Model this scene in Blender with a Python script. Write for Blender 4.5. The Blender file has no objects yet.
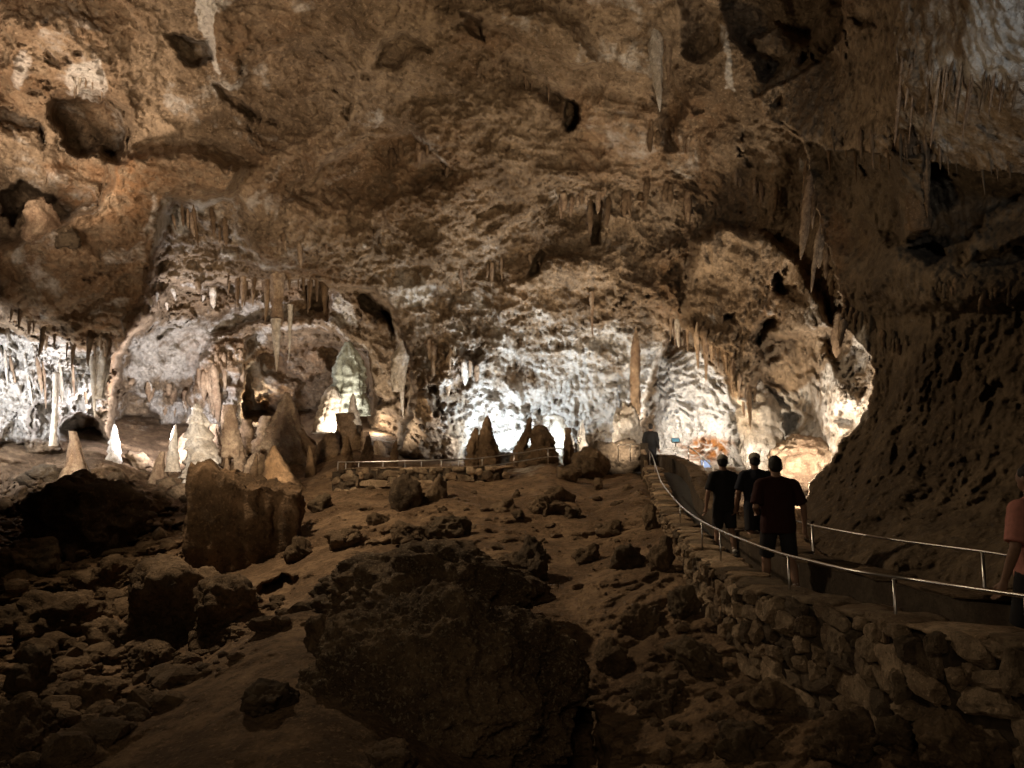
import bpy, bmesh, math, random
import numpy as np
from mathutils import Vector, Matrix

# ------------------------------------------------------------------ scene
SC = bpy.context.scene
COL = SC.collection
W, H, F, VH = 1024, 768, 745.0, 470.0
CZ = 1.75                                   # eye height above the near path
TH = math.atan((VH - H / 2) / F)            # camera pitched up a little
CT, ST = math.cos(TH), math.sin(TH)


def ray(u, v):
    """direction (x, z) per metre of forward distance for a point of view"""
    xc = (np.asarray(u, float) - W / 2) / F
    yc = (H / 2 - np.asarray(v, float)) / F
    y = CT - yc * ST
    return xc / y, (ST + yc * CT) / y


def at(u, v, d):
    x, z = ray(u, v)
    return Vector((float(x) * d, d, CZ + float(z) * d))


# ------------------------------------------------------------------ noise
_rng = np.random.RandomState(7)
_PERM = _rng.permutation(256)
_PERM = np.concatenate([_PERM, _PERM, _PERM]).astype(np.int32)
_GR = _rng.normal(size=(256, 3))
_GR /= np.linalg.norm(_GR, axis=1)[:, None]


def perlin(P):
    P = np.asarray(P, float)
    I = np.floor(P).astype(np.int64)
    f = P - I
    I &= 255
    w = f * f * f * (f * (f * 6 - 15) + 10)
    out = 0
    for dx in (0, 1):
        wx = w[:, 0] if dx else 1 - w[:, 0]
        a = _PERM[I[:, 0] + dx]
        for dy in (0, 1):
            wy = w[:, 1] if dy else 1 - w[:, 1]
            b = _PERM[a + I[:, 1] + dy]
            for dz in (0, 1):
                wz = w[:, 2] if dz else 1 - w[:, 2]
                g = _GR[_PERM[b + I[:, 2] + dz]]
                out = out + wx * wy * wz * ((f[:, 0] - dx) * g[:, 0] + (f[:, 1] - dy) * g[:, 1] + (f[:, 2] - dz) * g[:, 2])
    return out * 1.5


def fbm(P, oct=4, gain=.5, lac=2.03):
    P = np.asarray(P, float)
    s, a = 0, 1.0
    for i in range(oct):
        s = s + a * perlin(P + i * 17.3)
        P = P * lac
        a *= gain
    return s


def ridged(P, oct=3, gain=.5):
    P = np.asarray(P, float)
    s, a = 0, 1.0
    for i in range(oct):
        s = s + a * (1 - 2 * np.abs(perlin(P + i * 11.7)))
        P = P * 2.1
        a *= gain
    return s


_JIT = _rng.rand(256, 3)


def worley(P, second=False):
    """distance to the nearest cell point (and to the second nearest)"""
    P = np.asarray(P, float)
    I = np.floor(P).astype(np.int64)
    f = P - I
    I &= 255
    f1 = np.full(len(P), 9.0)
    f2 = np.full(len(P), 9.0)
    for dx in (-1, 0, 1):
        a = _PERM[(I[:, 0] + dx) & 255]
        for dy in (-1, 0, 1):
            b = _PERM[a + ((I[:, 1] + dy) & 255)]
            for dz in (-1, 0, 1):
                j = _JIT[_PERM[b + ((I[:, 2] + dz) & 255)]]
                d = (f[:, 0] - dx - j[:, 0]) ** 2 + (f[:, 1] - dy - j[:, 1]) ** 2 + (f[:, 2] - dz - j[:, 2]) ** 2
                if second:
                    f2 = np.minimum(f2, np.maximum(f1, d))
                f1 = np.minimum(f1, d)
    return (np.sqrt(f1), np.sqrt(f2)) if second else np.sqrt(f1)


def smooth(a, b, x):
    t = np.clip((np.asarray(x, float) - a) / (b - a), 0, 1)
    return t * t * (3 - 2 * t)


# ------------------------------------------------------------------ objects
def new_mesh(name, verts, faces, mat, parent=None, smooth_shade=True, attrs=None):
    me = bpy.data.meshes.new(name)
    if isinstance(verts, np.ndarray):
        verts = verts.tolist()
    if isinstance(faces, np.ndarray):
        faces = faces.tolist()
    me.from_pydata(verts, [], faces)
    if attrs:
        for k, a in attrs.items():
            at_ = me.attributes.new(k, 'FLOAT', 'POINT')
            at_.data.foreach_set('value', np.asarray(a, np.float32))
    if smooth_shade:
        me.polygons.foreach_set('use_smooth', [True] * len(me.polygons))
    me.update()
    o = bpy.data.objects.new(name, me)
    COL.objects.link(o)
    if mat:
        me.materials.append(mat)
    if parent:
        o.parent = parent
    return o


def tag(o, label, cat, group=None):
    o['label'] = label
    o['category'] = cat
    if group:
        o['group'] = group
    return o


def structure(o):
    o['kind'] = 'structure'
    return o


def thing(name, loc, label, cat, group=None, rz=0.0):
    o = bpy.data.objects.new(name, None)
    COL.objects.link(o)
    o.empty_display_size = .2
    o.location = loc
    o.rotation_euler = (0, 0, rz)
    return tag(o, label, cat, group)


class MB:
    """collects rings, boxes and tubes into one mesh"""

    def __init__(s):
        s.v, s.f = [], []

    def add(s, vs, fs):
        b = len(s.v)
        s.v += [tuple(p) for p in vs]
        s.f += [tuple(b + i for i in q) for q in fs]

    def tube(s, pts, rad, seg=8, cap=True):
        pts = [Vector(p) for p in pts]
        n = len(pts)
        rad = rad if hasattr(rad, '__len__') else [rad] * n
        vs, fs = [], []
        for i, p in enumerate(pts):
            t = (pts[min(i + 1, n - 1)] - pts[max(i - 1, 0)]).normalized()
            a = Vector((0, 0, 1)) if abs(t.z) < .9 else Vector((1, 0, 0))
            x = t.cross(a).normalized()
            y = t.cross(x).normalized()
            for k in range(seg):
                an = 2 * math.pi * k / seg
                vs.append(p + (x * math.cos(an) + y * math.sin(an)) * rad[i])
        for i in range(n - 1):
            for k in range(seg):
                k2 = (k + 1) % seg
                fs.append((i * seg + k, i * seg + k2, (i + 1) * seg + k2, (i + 1) * seg + k))
        if cap:
            fs.append(tuple(range(seg - 1, -1, -1)))
            fs.append(tuple((n - 1) * seg + k for k in range(seg)))
        s.add(vs, fs)

    def box(s, c, size, rz=0.0):
        c = Vector(c)
        R = Matrix.Rotation(rz, 3, 'Z')
        sx, sy, sz = [q / 2 for q in size]
        vs = [c + R @ Vector((x, y, z)) for x in (-sx, sx) for y in (-sy, sy) for z in (-sz, sz)]
        s.add(vs, [(0, 1, 3, 2), (4, 6, 7, 5), (0, 4, 5, 1), (2, 3, 7, 6), (0, 2, 6, 4), (1, 5, 7, 3)])

    def build(s, name, mat, parent=None, smooth_shade=True):
        return new_mesh(name, s.v, s.f, mat, parent, smooth_shade)


def catmull(pts, n=6):
    P = [np.array(p, float) for p in pts]
    P = [2 * P[0] - P[1]] + P + [2 * P[-1] - P[-2]]
    out = []
    for i in range(1, len(P) - 2):
        for k in range(n):
            t = k / n
            out.append(.5 * (2 * P[i] + (P[i + 1] - P[i - 1]) * t + (2 * P[i - 1] - 5 * P[i] + 4 * P[i + 1] - P[i + 2]) * t * t
                             + (3 * P[i] - P[i - 1] - 3 * P[i + 1] + P[i + 2]) * t ** 3))
    out.append(P[-2])
    return np.array(out)


# ------------------------------------------------------------------ materials
def lin(r, g, b):
    f = lambda c: (c / 255 / 12.92) if c / 255 < .04045 else ((c / 255 + .055) / 1.055) ** 2.4
    return (f(r), f(g), f(b), 1)


def rock_material(name, tan, brown, white=(.62, .57, .50), scale=1.0, bump=.5, fine=.06, rust=(.30, .12, .03), rough=.88, attr=True, spec=.25, tone=False, speck=0):
    m = bpy.data.materials.new(name)
    m.use_nodes = True
    nt = m.node_tree
    N, L = nt.nodes, nt.links
    bs = N['Principled BSDF']
    bs.inputs['Roughness'].default_value = rough
    bs.inputs['Specular IOR Level'].default_value = spec
    geo = N.new('ShaderNodeNewGeometry')

    def noise(sc, det=6, rgh=.6, vec=None):
        n = N.new('ShaderNodeTexNoise')
        n.inputs['Scale'].default_value = sc
        n.inputs['Detail'].default_value = det
        n.inputs['Roughness'].default_value = rgh
        L.new(vec or geo.outputs['Position'], n.inputs['Vector'])
        return n.outputs['Fac']

    def ramp(x, a, b):
        r = N.new('ShaderNodeMapRange')
        r.interpolation_type = 'SMOOTHSTEP'
        r.inputs['From Min'].default_value = a
        r.inputs['From Max'].default_value = b
        L.new(x, r.inputs['Value'])
        return r.outputs['Result']

    def mix(f, a, b, typ='MIX'):
        x = N.new('ShaderNodeMix')
        x.data_type = 'RGBA'
        x.blend_type = typ
        if hasattr(f, 'name') or not isinstance(f, (int, float)):
            L.new(f, x.inputs['Factor'])
        else:
            x.inputs['Factor'].default_value = f
        for s, q in ((6, a), (7, b)):
            if isinstance(q, tuple):
                x.inputs[s].default_value = (*q[:3], 1)
            else:
                L.new(q, x.inputs[s])
        return x.outputs[2]

    def math_(op, a, b=None):
        x = N.new('ShaderNodeMath')
        x.operation = op
        for i, q in enumerate((a, b)):
            if q is None:
                continue
            if isinstance(q, (int, float)):
                x.inputs[i].default_value = q
            else:
                L.new(q, x.inputs[i])
        return x.outputs[0]

    big = ramp(noise(.35 / scale, 7, .62), .40, .60)
    col = mix(big, tan, brown)
    mid = ramp(noise(2.3 / scale, 8, .68), .36, .62)
    col = mix(math_('MULTIPLY', mid, .6), col, tuple(c * .55 for c in brown))
    spk = ramp(noise(9.0 / scale, 5, .7), .52, .70)
    col = mix(math_('MULTIPLY', spk, .55), col, tuple(min(1, c * 1.45) for c in tan))
    fl = ramp(noise(4.6 / scale, 4, .75), .56, .66)
    col = mix(math_('MULTIPLY', fl, .5), col, tuple(c * .30 for c in brown))
    if speck:
        col = mix(math_('MULTIPLY', ramp(noise(26 , 2, .5), .58, .66), speck), col, (.55, .46, .32))
    if attr:
        ca = N.new('ShaderNodeAttribute')
        ca.attribute_name = 'calcite'
        ru = N.new('ShaderNodeAttribute')
        ru.attribute_name = 'rust'
        patch = noise(1.1 / scale, 7, .7)
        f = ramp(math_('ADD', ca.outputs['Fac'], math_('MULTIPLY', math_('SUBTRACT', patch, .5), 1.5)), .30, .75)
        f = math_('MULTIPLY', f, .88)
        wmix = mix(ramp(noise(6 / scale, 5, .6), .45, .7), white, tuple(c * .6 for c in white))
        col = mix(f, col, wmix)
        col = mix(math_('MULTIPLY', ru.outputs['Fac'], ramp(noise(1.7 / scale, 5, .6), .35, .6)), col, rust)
    if tone:
        ta = N.new('ShaderNodeAttribute')
        ta.attribute_name = 'tone'
        hsv = N.new('ShaderNodeHueSaturation')
        L.new(col, hsv.inputs['Color'])
        r = N.new('ShaderNodeMapRange')
        r.inputs['To Min'].default_value = .5
        r.inputs['To Max'].default_value = 2.1
        L.new(ta.outputs['Fac'], r.inputs['Value'])
        L.new(r.outputs['Result'], hsv.inputs['Value'])
        col = hsv.outputs['Color']
    L.new(col, bs.inputs['Base Color'])
    h = noise(fine and 1 / fine / scale, 6, .65)
    vo = N.new('ShaderNodeTexVoronoi')
    vo.inputs['Scale'].default_value = .5 / fine / scale
    L.new(geo.outputs['Position'], vo.inputs['Vector'])
    hh = math_('ADD', h, math_('MULTIPLY', vo.outputs['Distance'], .5))
    bp = N.new('ShaderNodeBump')
    bp.inputs['Strength'].default_value = bump
    bp.inputs['Distance'].default_value = fine * 1.6
    L.new(hh, bp.inputs['Height'])
    L.new(bp.outputs['Normal'], bs.inputs['Normal'])
    return m


def plain(name, col, rough=.6, metal=0.0, var=.25, scale=20.0, bump=0.0, spec=.4):
    m = bpy.data.materials.new(name)
    m.use_nodes = True
    N, L = m.node_tree.nodes, m.node_tree.links
    bs = N['Principled BSDF']
    tc = N.new('ShaderNodeTexCoord')
    n = N.new('ShaderNodeTexNoise')
    n.inputs['Scale'].default_value = scale
    n.inputs['Detail'].default_value = 5
    L.new(tc.outputs['Object'], n.inputs['Vector'])
    x = N.new('ShaderNodeMix')
    x.data_type = 'RGBA'
    L.new(n.outputs['Fac'], x.inputs['Factor'])
    x.inputs[6].default_value = (*[c * (1 - var) for c in col[:3]], 1)
    x.inputs[7].default_value = (*[min(1, c * (1 + var)) for c in col[:3]], 1)
    L.new(x.outputs[2], bs.inputs['Base Color'])
    bs.inputs['Roughness'].default_value = rough
    bs.inputs['Metallic'].default_value = metal
    bs.inputs['Specular IOR Level'].default_value = spec
    if bump:
        b = N.new('ShaderNodeBump')
        b.inputs['Strength'].default_value = bump
        b.inputs['Distance'].default_value = .01
        L.new(n.outputs['Fac'], b.inputs['Height'])
        L.new(b.outputs['Normal'], bs.inputs['Normal'])
    return m


TAN, BROWN = (.36, .26, .168), (.17, .112, .064)
M_WALL = rock_material('cave_rock', TAN, BROWN, fine=.10, bump=1.0)
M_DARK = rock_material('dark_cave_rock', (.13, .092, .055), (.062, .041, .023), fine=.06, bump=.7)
M_FLOOR = rock_material('cave_floor_dirt', (.32, .21, .122), (.14, .085, .045), fine=.05, bump=.9, scale=.6)
M_STONE = rock_material('wall_stone', (.36, .27, .18), (.19, .13, .08), scale=.25, fine=.025, bump=.9, attr=False, tone=True)
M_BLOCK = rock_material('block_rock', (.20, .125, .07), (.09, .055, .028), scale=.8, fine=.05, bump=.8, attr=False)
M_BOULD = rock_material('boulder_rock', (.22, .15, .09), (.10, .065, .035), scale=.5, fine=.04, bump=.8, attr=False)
M_WHITE = rock_material('white_calcite', (.66, .60, .52), (.45, .37, .28), scale=.4, fine=.06, bump=.6, attr=False)
M_TANF = rock_material('tan_flowstone', (.40, .29, .19), (.22, .14, .085), scale=.4, fine=.06, bump=.6, attr=False)
M_BRNF = rock_material('brown_flowstone', (.20, .13, .075), (.10, .06, .03), scale=.4, fine=.06, bump=.6, attr=False)
M_GREEN = rock_material('pale_green_calcite', (.47, .50, .43), (.33, .34, .27), scale=.5, fine=.06, bump=.5, attr=False)
M_RAIL = plain('brushed_steel_rail', (.62, .60, .57), rough=.32, metal=1.0, var=.12, scale=8)
M_ASPH = plain('path_asphalt', (.05, .048, .045), rough=.85, var=.35, scale=30, bump=.4)
# ------------------------------------------------------------------ the cave shell
STEP = 1.5
UU = np.arange(-150, 1176, STEP)
VV = np.arange(-120, 860, STEP)
GU, GV = np.meshgrid(UU, VV)
SH = GU.shape
gu, gv = GU.ravel(), GV.ravel()
RX, RZ = ray(gu, gv)
_p2 = np.stack([gu, gv, np.zeros_like(gu)], 1)
# ragged outlines: wander the coordinates used for outlines by a few units
wu = gu + 7 * fbm(_p2 / 42, 4, .55) + 2.0 * perlin(_p2 / 6 + 3)
wv = gv + 7 * fbm(_p2 / 42 + 50, 4, .55) + 2.0 * perlin(_p2 / 6 + 90)


def sdf(poly, u=None, v=None):
    u = wu if u is None else u
    v = wv if v is None else v
    P = np.array(poly, float)
    d = np.full(u.shape, 1e9)
    ins = np.zeros(u.shape, bool)
    for i in range(len(P)):
        a, b = P[i], P[(i + 1) % len(P)]
        e = b - a
        wx, wy = u - a[0], v - a[1]
        t = np.clip((wx * e[0] + wy * e[1]) / (e @ e + 1e-9), 0, 1)
        d = np.minimum(d, (wx - t * e[0]) ** 2 + (wy - t * e[1]) ** 2)
        c = (a[1] > v) != (b[1] > v)
        with np.errstate(divide='ignore', invalid='ignore'):
            ins ^= c & (u < e[0] * (v - a[1]) / (e[1] if e[1] else 1e-9) + a[0])
    d = np.sqrt(d)
    return np.where(ins, -d, d)


def inside(poly, e=4.0, e_out=None):
    return smooth(e if e_out is None else e_out, -e, sdf(poly))


def rbf(pts, u, v, logd=True):
    P = np.array(pts, float)
    X, y = P[:, :2] / 300.0, np.log(P[:, 2]) if logd else P[:, 2]
    n = len(X)
    r = np.sqrt(((X[:, None] - X[None]) ** 2).sum(-1))
    K = np.zeros((n + 3, n + 3))
    K[:n, :n] = r + np.eye(n) * .02
    K[:n, n] = 1
    K[:n, n + 1:] = X
    K[n, :n] = 1
    K[n + 1:, :n] = X.T
    w = np.linalg.solve(K, np.concatenate([y, np.zeros(3)]))
    out = w[n] + w[n + 1] * u / 300 + w[n + 2] * v / 300
    for i in range(n):
        out = out + w[i] * np.sqrt((u / 300 - X[i, 0]) ** 2 + (v / 300 - X[i, 1]) ** 2)
    return np.exp(out) if logd else out


WPTS = [(-150, -120, 20), (150, -120, 20), (512, -120, 20), (800, -120, 17), (1170, -120, 14),
        (-150, 0, 22), (150, 0, 23.5), (350, 0, 24), (512, 0, 24), (700, 0, 22), (-150, 100, 24), (0, 100, 25.5), (200, 100, 26.5),
        (400, 100, 27.5), (600, 100, 27), (750, 100, 24), (0, 200, 28), (200, 200, 30), (400, 200, 31), (600, 200, 31), (750, 200, 26.5),
        (-150, 300, 30), (0, 300, 31), (200, 300, 35), (400, 300, 34), (520, 300, 34.5), (640, 300, 33), (760, 300, 27), (840, 300, 21),
        (-150, 400, 31), (0, 400, 33), (200, 400, 38), (330, 400, 39), (430, 400, 34), (520, 400, 35), (620, 400, 34), (700, 400, 33), (800, 400, 26), (850, 400, 20),
        (0, 480, 34), (200, 480, 39), (330, 480, 41), (500, 480, 36), (640, 480, 35), (720, 480, 33), (820, 480, 23), (1000, 480, 22),
        (0, 650, 36), (300, 650, 42), (600, 650, 38), (900, 650, 26), (1000, 200, 20), (1150, 300, 20), (0, 850, 38), (500, 850, 38), (1000, 850, 30)]
Wd = rbf(WPTS, gu, gv)

MASS = [(-160, 255), (0, 245), (50, 228), (100, 205), (112, 165), (128, 152), (150, 145), (200, 152), (240, 168), (228, 194), (172, 200), (153, 230), (150, 286),
        (148, 305), (130, 335), (115, 355), (112, 400), (100, 350), (60, 348), (30, 332), (0, 310), (-160, 310)]
BROW = [(238, 170), (270, 182), (340, 205), (372, 250), (350, 270), (262, 272), (238, 230)]
ARCH = [(112, 440), (113, 400), (118, 362), (130, 336), (150, 312), (170, 292), (225, 283), (270, 285), (300, 283), (330, 288), (372, 288), (385, 305),
        (400, 325), (410, 362), (411, 400), (402, 430), (395, 460), (395, 520), (100, 520)]
HANG = [(690, 240), (720, 225), (770, 235), (800, 270), (820, 300), (830, 330), (800, 332), (762, 345), (752, 380), (757, 408), (748, 416), (736, 395),
        (728, 375), (715, 352), (700, 345), (688, 335), (682, 310)]
RALC = [(640, 470), (638, 430), (645, 390), (655, 355), (668, 332), (690, 330), (705, 345), (722, 352), (730, 378), (738, 400), (748, 415), (760, 420),
        (775, 425), (800, 470), (790, 500), (700, 500), (640, 500)]
WF = [  # outline, depth change in metres (+ goes back), edge
    (MASS, -3.2, 11), (BROW, -1.3, 22), (ARCH, 6.0, 6), ([(650, 470), (648, 420), (665, 365), (700, 345), (740, 380), (760, 430), (770, 480)], -3.2, 34), (RALC, 4.0, 4), (HANG, -2.2, 6),
    ([(60, 97), (83, 92), (107, 97), (123, 113), (130, 133), (128, 147), (117, 160), (100, 150), (80, 160), (67, 147), (54, 123)], 3.6, 8),
    ([(167, 37), (187, 33), (207, 43), (213, 60), (203, 68), (190, 60), (178, 50)], 2, 5),
    ([(218, 82), (236, 95), (248, 110), (262, 118), (250, 120), (228, 104)], 1.3, 4),
    ([(5, 197), (20, 190), (40, 192), (52, 200), (33, 207), (13, 220), (3, 213)], 4, 4),
    ([(-40, 118), (0, 112), (38, 118), (44, 132), (40, 150), (36, 128), (0, 122), (-40, 128)], 1.4, 3),
    ([(57, 425), (70, 412), (90, 415), (100, 420), (104, 440), (103, 462), (85, 458), (65, 450)], 4, 3),
    ([(125, 430), (150, 425), (160, 440), (135, 460), (128, 452)], 2.5, 3),
    ([(188, 395), (195, 360), (225, 340), (245, 335), (248, 360), (238, 385), (240, 440), (236, 455), (228, 440), (215, 440), (205, 430), (195, 440)], -2.0, 4),
    ([(243, 362), (260, 352), (335, 345), (360, 350), (372, 380), (370, 440), (250, 440), (241, 400)], 3.5, 4),
    ([(205, 352), (228, 336), (262, 330), (300, 331), (332, 334), (330, 322), (280, 318), (240, 322), (212, 335)], -2.4, 4),
    ([(120, 420), (128, 392), (150, 398), (160, 420), (150, 428), (128, 432)], 1.4, 4), ([(246, 352), (262, 350), (266, 378), (250, 384)], -1.2, 4),
    ([(250, 385), (275, 372), (300, 385), (290, 400), (255, 405)], -1.6, 5), ([(290, 352), (318, 350), (330, 372), (305, 382), (292, 370)], -1.8, 4),
    ([(125, 318), (150, 306), (165, 312), (140, 330), (128, 352), (118, 385), (113, 380), (118, 345)], -1.6, 4),
    ([(172, 310), (190, 306), (196, 318), (184, 328), (172, 322)], -1.4, 3), ([(150, 330), (176, 322), (172, 328), (152, 338)], .8, 2.5),
    ([(0, 430), (14, 420), (26, 432), (22, 450), (0, 452)], 1.2, 4), ([(30, 408), (50, 402), (52, 436), (32, 436)], .8, 4),
    ([(303, 286), (325, 290), (326, 305), (318, 314), (308, 308)], 3, 3),
    ([(338, 290), (358, 288), (372, 310), (392, 325), (405, 345), (408, 370), (400, 395), (385, 400), (372, 385), (360, 360), (345, 340), (335, 335), (325, 320)], -2.2, 4),
    ([(360, 296), (368, 301), (376, 311), (392, 317), (394, 324), (380, 322), (366, 312)], 2.5, 2.5),
    ([(370, 408), (400, 402), (402, 428), (395, 452), (372, 450)], -1, 3),
    ([(411, 400), (425, 392), (440, 402), (452, 430), (460, 462), (470, 485), (390, 485), (399, 440), (408, 420)], -2.6, 6),
    ([(428, 388), (440, 394), (446, 412), (438, 414), (430, 402)], 1.6, 3),
    ([(564, 100), (570, 98), (577, 108), (579, 122), (572, 130), (563, 128)], 4, 2.5),
    ([(505, 56), (525, 60), (545, 83), (562, 98), (556, 108), (540, 95), (512, 88)], 1.1, 8),
    ([(300, 190), (341, 150), (370, 132), (410, 130), (440, 150), (462, 170), (455, 185), (420, 192), (350, 200)], 1.1, 13),
    ([(470, 12), (490, 0), (560, 20), (600, 60), (575, 70), (545, 50)], -1.0, 9),
    ([(524, 278), (530, 262), (542, 250), (545, 256), (536, 270)], 1.3, 3),
    ([(466, 352), (480, 343), (482, 352), (474, 362)], 1.3, 3),
    ([(592, 205), (600, 200), (604, 215), (603, 245), (594, 245)], 1.6, 2.5),
    ([(555, 188), (690, 178), (720, 205), (690, 245), (662, 250), (600, 250), (550, 260)], 1.0, 14),
    ([(672, 262), (686, 245), (694, 262), (690, 290), (682, 300), (676, 285)], 1.5, 6),
    ([(756, 342), (762, 322), (775, 316), (778, 322), (768, 338), (758, 350)], 2.2, 3),
    ([(778, 276), (790, 283), (801, 294), (804, 304), (790, 299), (780, 289)], 1.6, 3),
    ([(725, 315), (737, 315), (733, 322), (724, 321)], 1.2, 3),
    ([(785, 418), (795, 415), (812, 413), (808, 425), (798, 430), (788, 436)], 1.2, 3),
    ([(820, 332), (845, 336), (866, 350), (869, 372), (866, 402), (850, 432), (838, 420), (842, 380), (830, 352)], .9, 5),
    ([(715, -10), (800, -20), (838, 0), (815, 25), (790, 60), (765, 80), (755, 60), (740, 40)], 2.4, 6),
    ([(748, 36), (775, 28), (800, 40), (795, 60), (770, 68), (752, 58)], -1.6, 7),
    ([(660, 72), (676, 66), (682, 100), (676, 150), (664, 140), (657, 110)], 1.3, 7),
    ([(683, 0), (700, -5), (728, 10), (722, 40), (700, 60), (684, 50)], 1.5, 6),
    ([(460, 8), (474, 14), (480, 36), (470, 34)], 1.2, 3),
    ([(380, 40), (412, 30), (425, 48), (400, 62), (375, 60)], 1.0, 8),
    ([(240, 60), (300, 40), (350, 60), (345, 120), (270, 150), (240, 110)], .9, 14),
    ([(0, 20), (60, 10), (120, 30), (110, 70), (50, 85), (0, 70)], -.9, 16),
    ([(415, 245), (440, 240), (450, 300), (440, 330), (420, 310)], -.6, 9),
    ([(490, 280), (560, 260), (640, 270), (660, 300), (600, 330), (500, 320)], -.9, 14),
]
for poly, dd, e in WF:
    Wd = Wd + dd * inside(poly, e)

BIG = 30.0
RWALL = [(800, 140), (812, 190), (820, 230), (830, 260), (838, 285), (842, 330), (862, 348), (870, 368), (867, 402), (852, 432), (824, 460), (806, 482),
         (800, 520), (800, 900), (1300, 900), (1300, 120)]
RPTS = [(800, 120, 19), (820, 170, 18), (900, 150, 14.6), (1024, 150, 12.4), (1170, 150, 10.4), (840, 300, 18), (940, 300, 14.5), (1024, 300, 12.5), (1170, 300, 11), (850, 400, 18),
        (920, 400, 14.5), (1000, 400, 12.5), (1170, 400, 10.5), (800, 490, 18.5), (860, 490, 15), (920, 500, 13), (1024, 500, 11), (1170, 500, 9.5), (820, 550, 14.0), (900, 560, 11.4), (1024, 560, 9.4),
        (1170, 560, 8), (820, 650, 13), (1024, 650, 9.0), (900, 800, 11)]
Rd = rbf(RPTS, gu, gv)
for poly, dd, e in [
    ([(815, 150), (1000, 178), (1180, 190), (1180, 250), (1000, 270), (900, 250), (850, 265), (822, 240)], .9, 22),
    ([(896, 150), (925, 155), (928, 200), (922, 235), (905, 240), (898, 190)], -1.3, 5),
    ([(880, 235), (950, 250), (1030, 215), (1180, 190), (1180, 330), (1000, 300), (900, 310), (860, 290)], -.7, 9),
    ([(985, 215), (1024, 200), (1180, 190), (1180, 235), (1030, 240), (960, 260)], -.8, 5),
    ([(910, 250), (935, 240), (945, 252), (925, 262)], 1.0, 4),
    ([(830, 470), (880, 410), (920, 440), (910, 500), (860, 530), (820, 520)], -.3, 16),
    ([(930, 470), (1000, 430), (1180, 430), (1180, 520), (1000, 530), (940, 520)], .2, 20),
]:
    Rd = Rd + dd * inside(poly, e)
Rd = Rd + BIG * (1 - inside(RWALL, 4.0, 3.0))

SLAB = [(748, 98), (765, 125), (800, 145), (850, 150), (900, 163), (1000, 176), (1300, 182), (1300, -200), (838, -200), (840, 0), (836, 40), (805, 68), (768, 88)]
SPTS = [(760, 110, 21), (800, 140, 18.5), (850, 140, 16), (900, 150, 14.5), (1000, 160, 12.6), (1170, 170, 10.6), (830, 60, 18), (850, 0, 15.5), (920, 0, 12.5), (1000, 0, 10.5), (1170, 0, 9),
        (900, -100, 12), (1170, -120, 8), (900, 80, 13.4), (1000, 80, 11.2)]
Sd = rbf(SPTS, gu, gv) + BIG * (1 - inside(SLAB, 4.0, 3.0)) ** 1.6
Sd = Sd + 1.0 * inside([(757, 86), (764, 84), (766, 90), (759, 92)], 2.5) + 1.0 * inside([(768, 108), (780, 98), (782, 104), (772, 113)], 2.5)
Sd = Sd + .9 * inside([(782, 126), (795, 132), (797, 138), (786, 133)], 2.5) + .5 * inside([(848, 18), (872, 12), (876, 24), (855, 26)], 5)

GPTS = [(-150, 860, 6.5), (200, 860, 6.2), (500, 860, 5.5), (800, 860, 5.2), (1170, 860, 4.2),
        (0, 768, 8.6), (200, 768, 8.2), (400, 768, 7.6), (600, 768, 7.3), (800, 768, 6.3), (1024, 768, 5.0),
        (-150, 700, 11.5), (0, 700, 12), (200, 700, 11), (400, 700, 9.6), (600, 700, 8.9), (740, 700, 7.6), (832, 690, 7.2), (940, 700, 6.1), (1024, 720, 5.6), (1170, 700, 4.8),
        (-150, 600, 19), (0, 600, 20), (100, 600, 19.5), (250, 600, 15.5), (400, 600, 13), (550, 600, 12.6), (680, 600, 10.9), (760, 620, 9.4), (850, 640, 7.9), (1000, 650, 6.6), (1170, 650, 5.2),
        (-150, 540, 25), (0, 540, 26), (150, 540, 25), (300, 540, 20), (450, 540, 17), (600, 540, 16.5), (680, 545, 14), (800, 600, 10.4), (900, 600, 9.8), (1024, 600, 8.6),
        (-150, 490, 30), (0, 490, 32), (150, 490, 32), (300, 490, 28), (420, 490, 24.7), (550, 490, 23), (640, 490, 21.5), (670, 520, 17.5), (720, 560, 13.5), (800, 560, 12.4), (1024, 560, 11), (700, 505, 22),
        (0, 455, 33), (100, 458, 34), (200, 462, 37), (300, 462, 37), (350, 470, 29.5), (450, 470, 28), (550, 466, 28), (640, 472, 28), (760, 480, 28), (900, 500, 26),
        (0, 430, 37), (150, 438, 40), (300, 435, 43), (450, 445, 45), (600, 440, 46), (760, 440, 46), (0, 300, 80), (500, 300, 90), (1000, 300, 80), (500, -100, 250), (0, -100, 250), (1000, -100, 250)]
Gd = rbf(GPTS, gu, gv)
ridge = inside([(30, 790), (60, 750), (110, 715), (170, 680), (215, 655), (250, 630), (300, 605), (340, 586), (380, 568), (420, 560), (560, 720), (600, 1000), (30, 1000)], 4, 3)
Gd = Gd - 2.4 * ridge * smooth(560, 250, gu) * smooth(900, 640, gv) - .4 * ridge * smooth(480, 380, gu)
for poly, dd, e in [
    ([(515, 730), (545, 675), (570, 680), (595, 725), (606, 790), (515, 790)], 1.6, 7),
    ([(190, 470), (296, 470), (296, 560), (200, 590)], .8, 10),
    ([(560, 466), (600, 462), (650, 470), (648, 478), (600, 482), (562, 476)], 1.6, 3),
    ([(255, 588), (285, 572), (300, 580), (290, 596), (262, 600)], 1.3, 4),
    ([(0, 512), (30, 506), (48, 535), (30, 560), (0, 556)], .9, 8),
]:
    Gd = Gd + dd * inside(poly, e)

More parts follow.
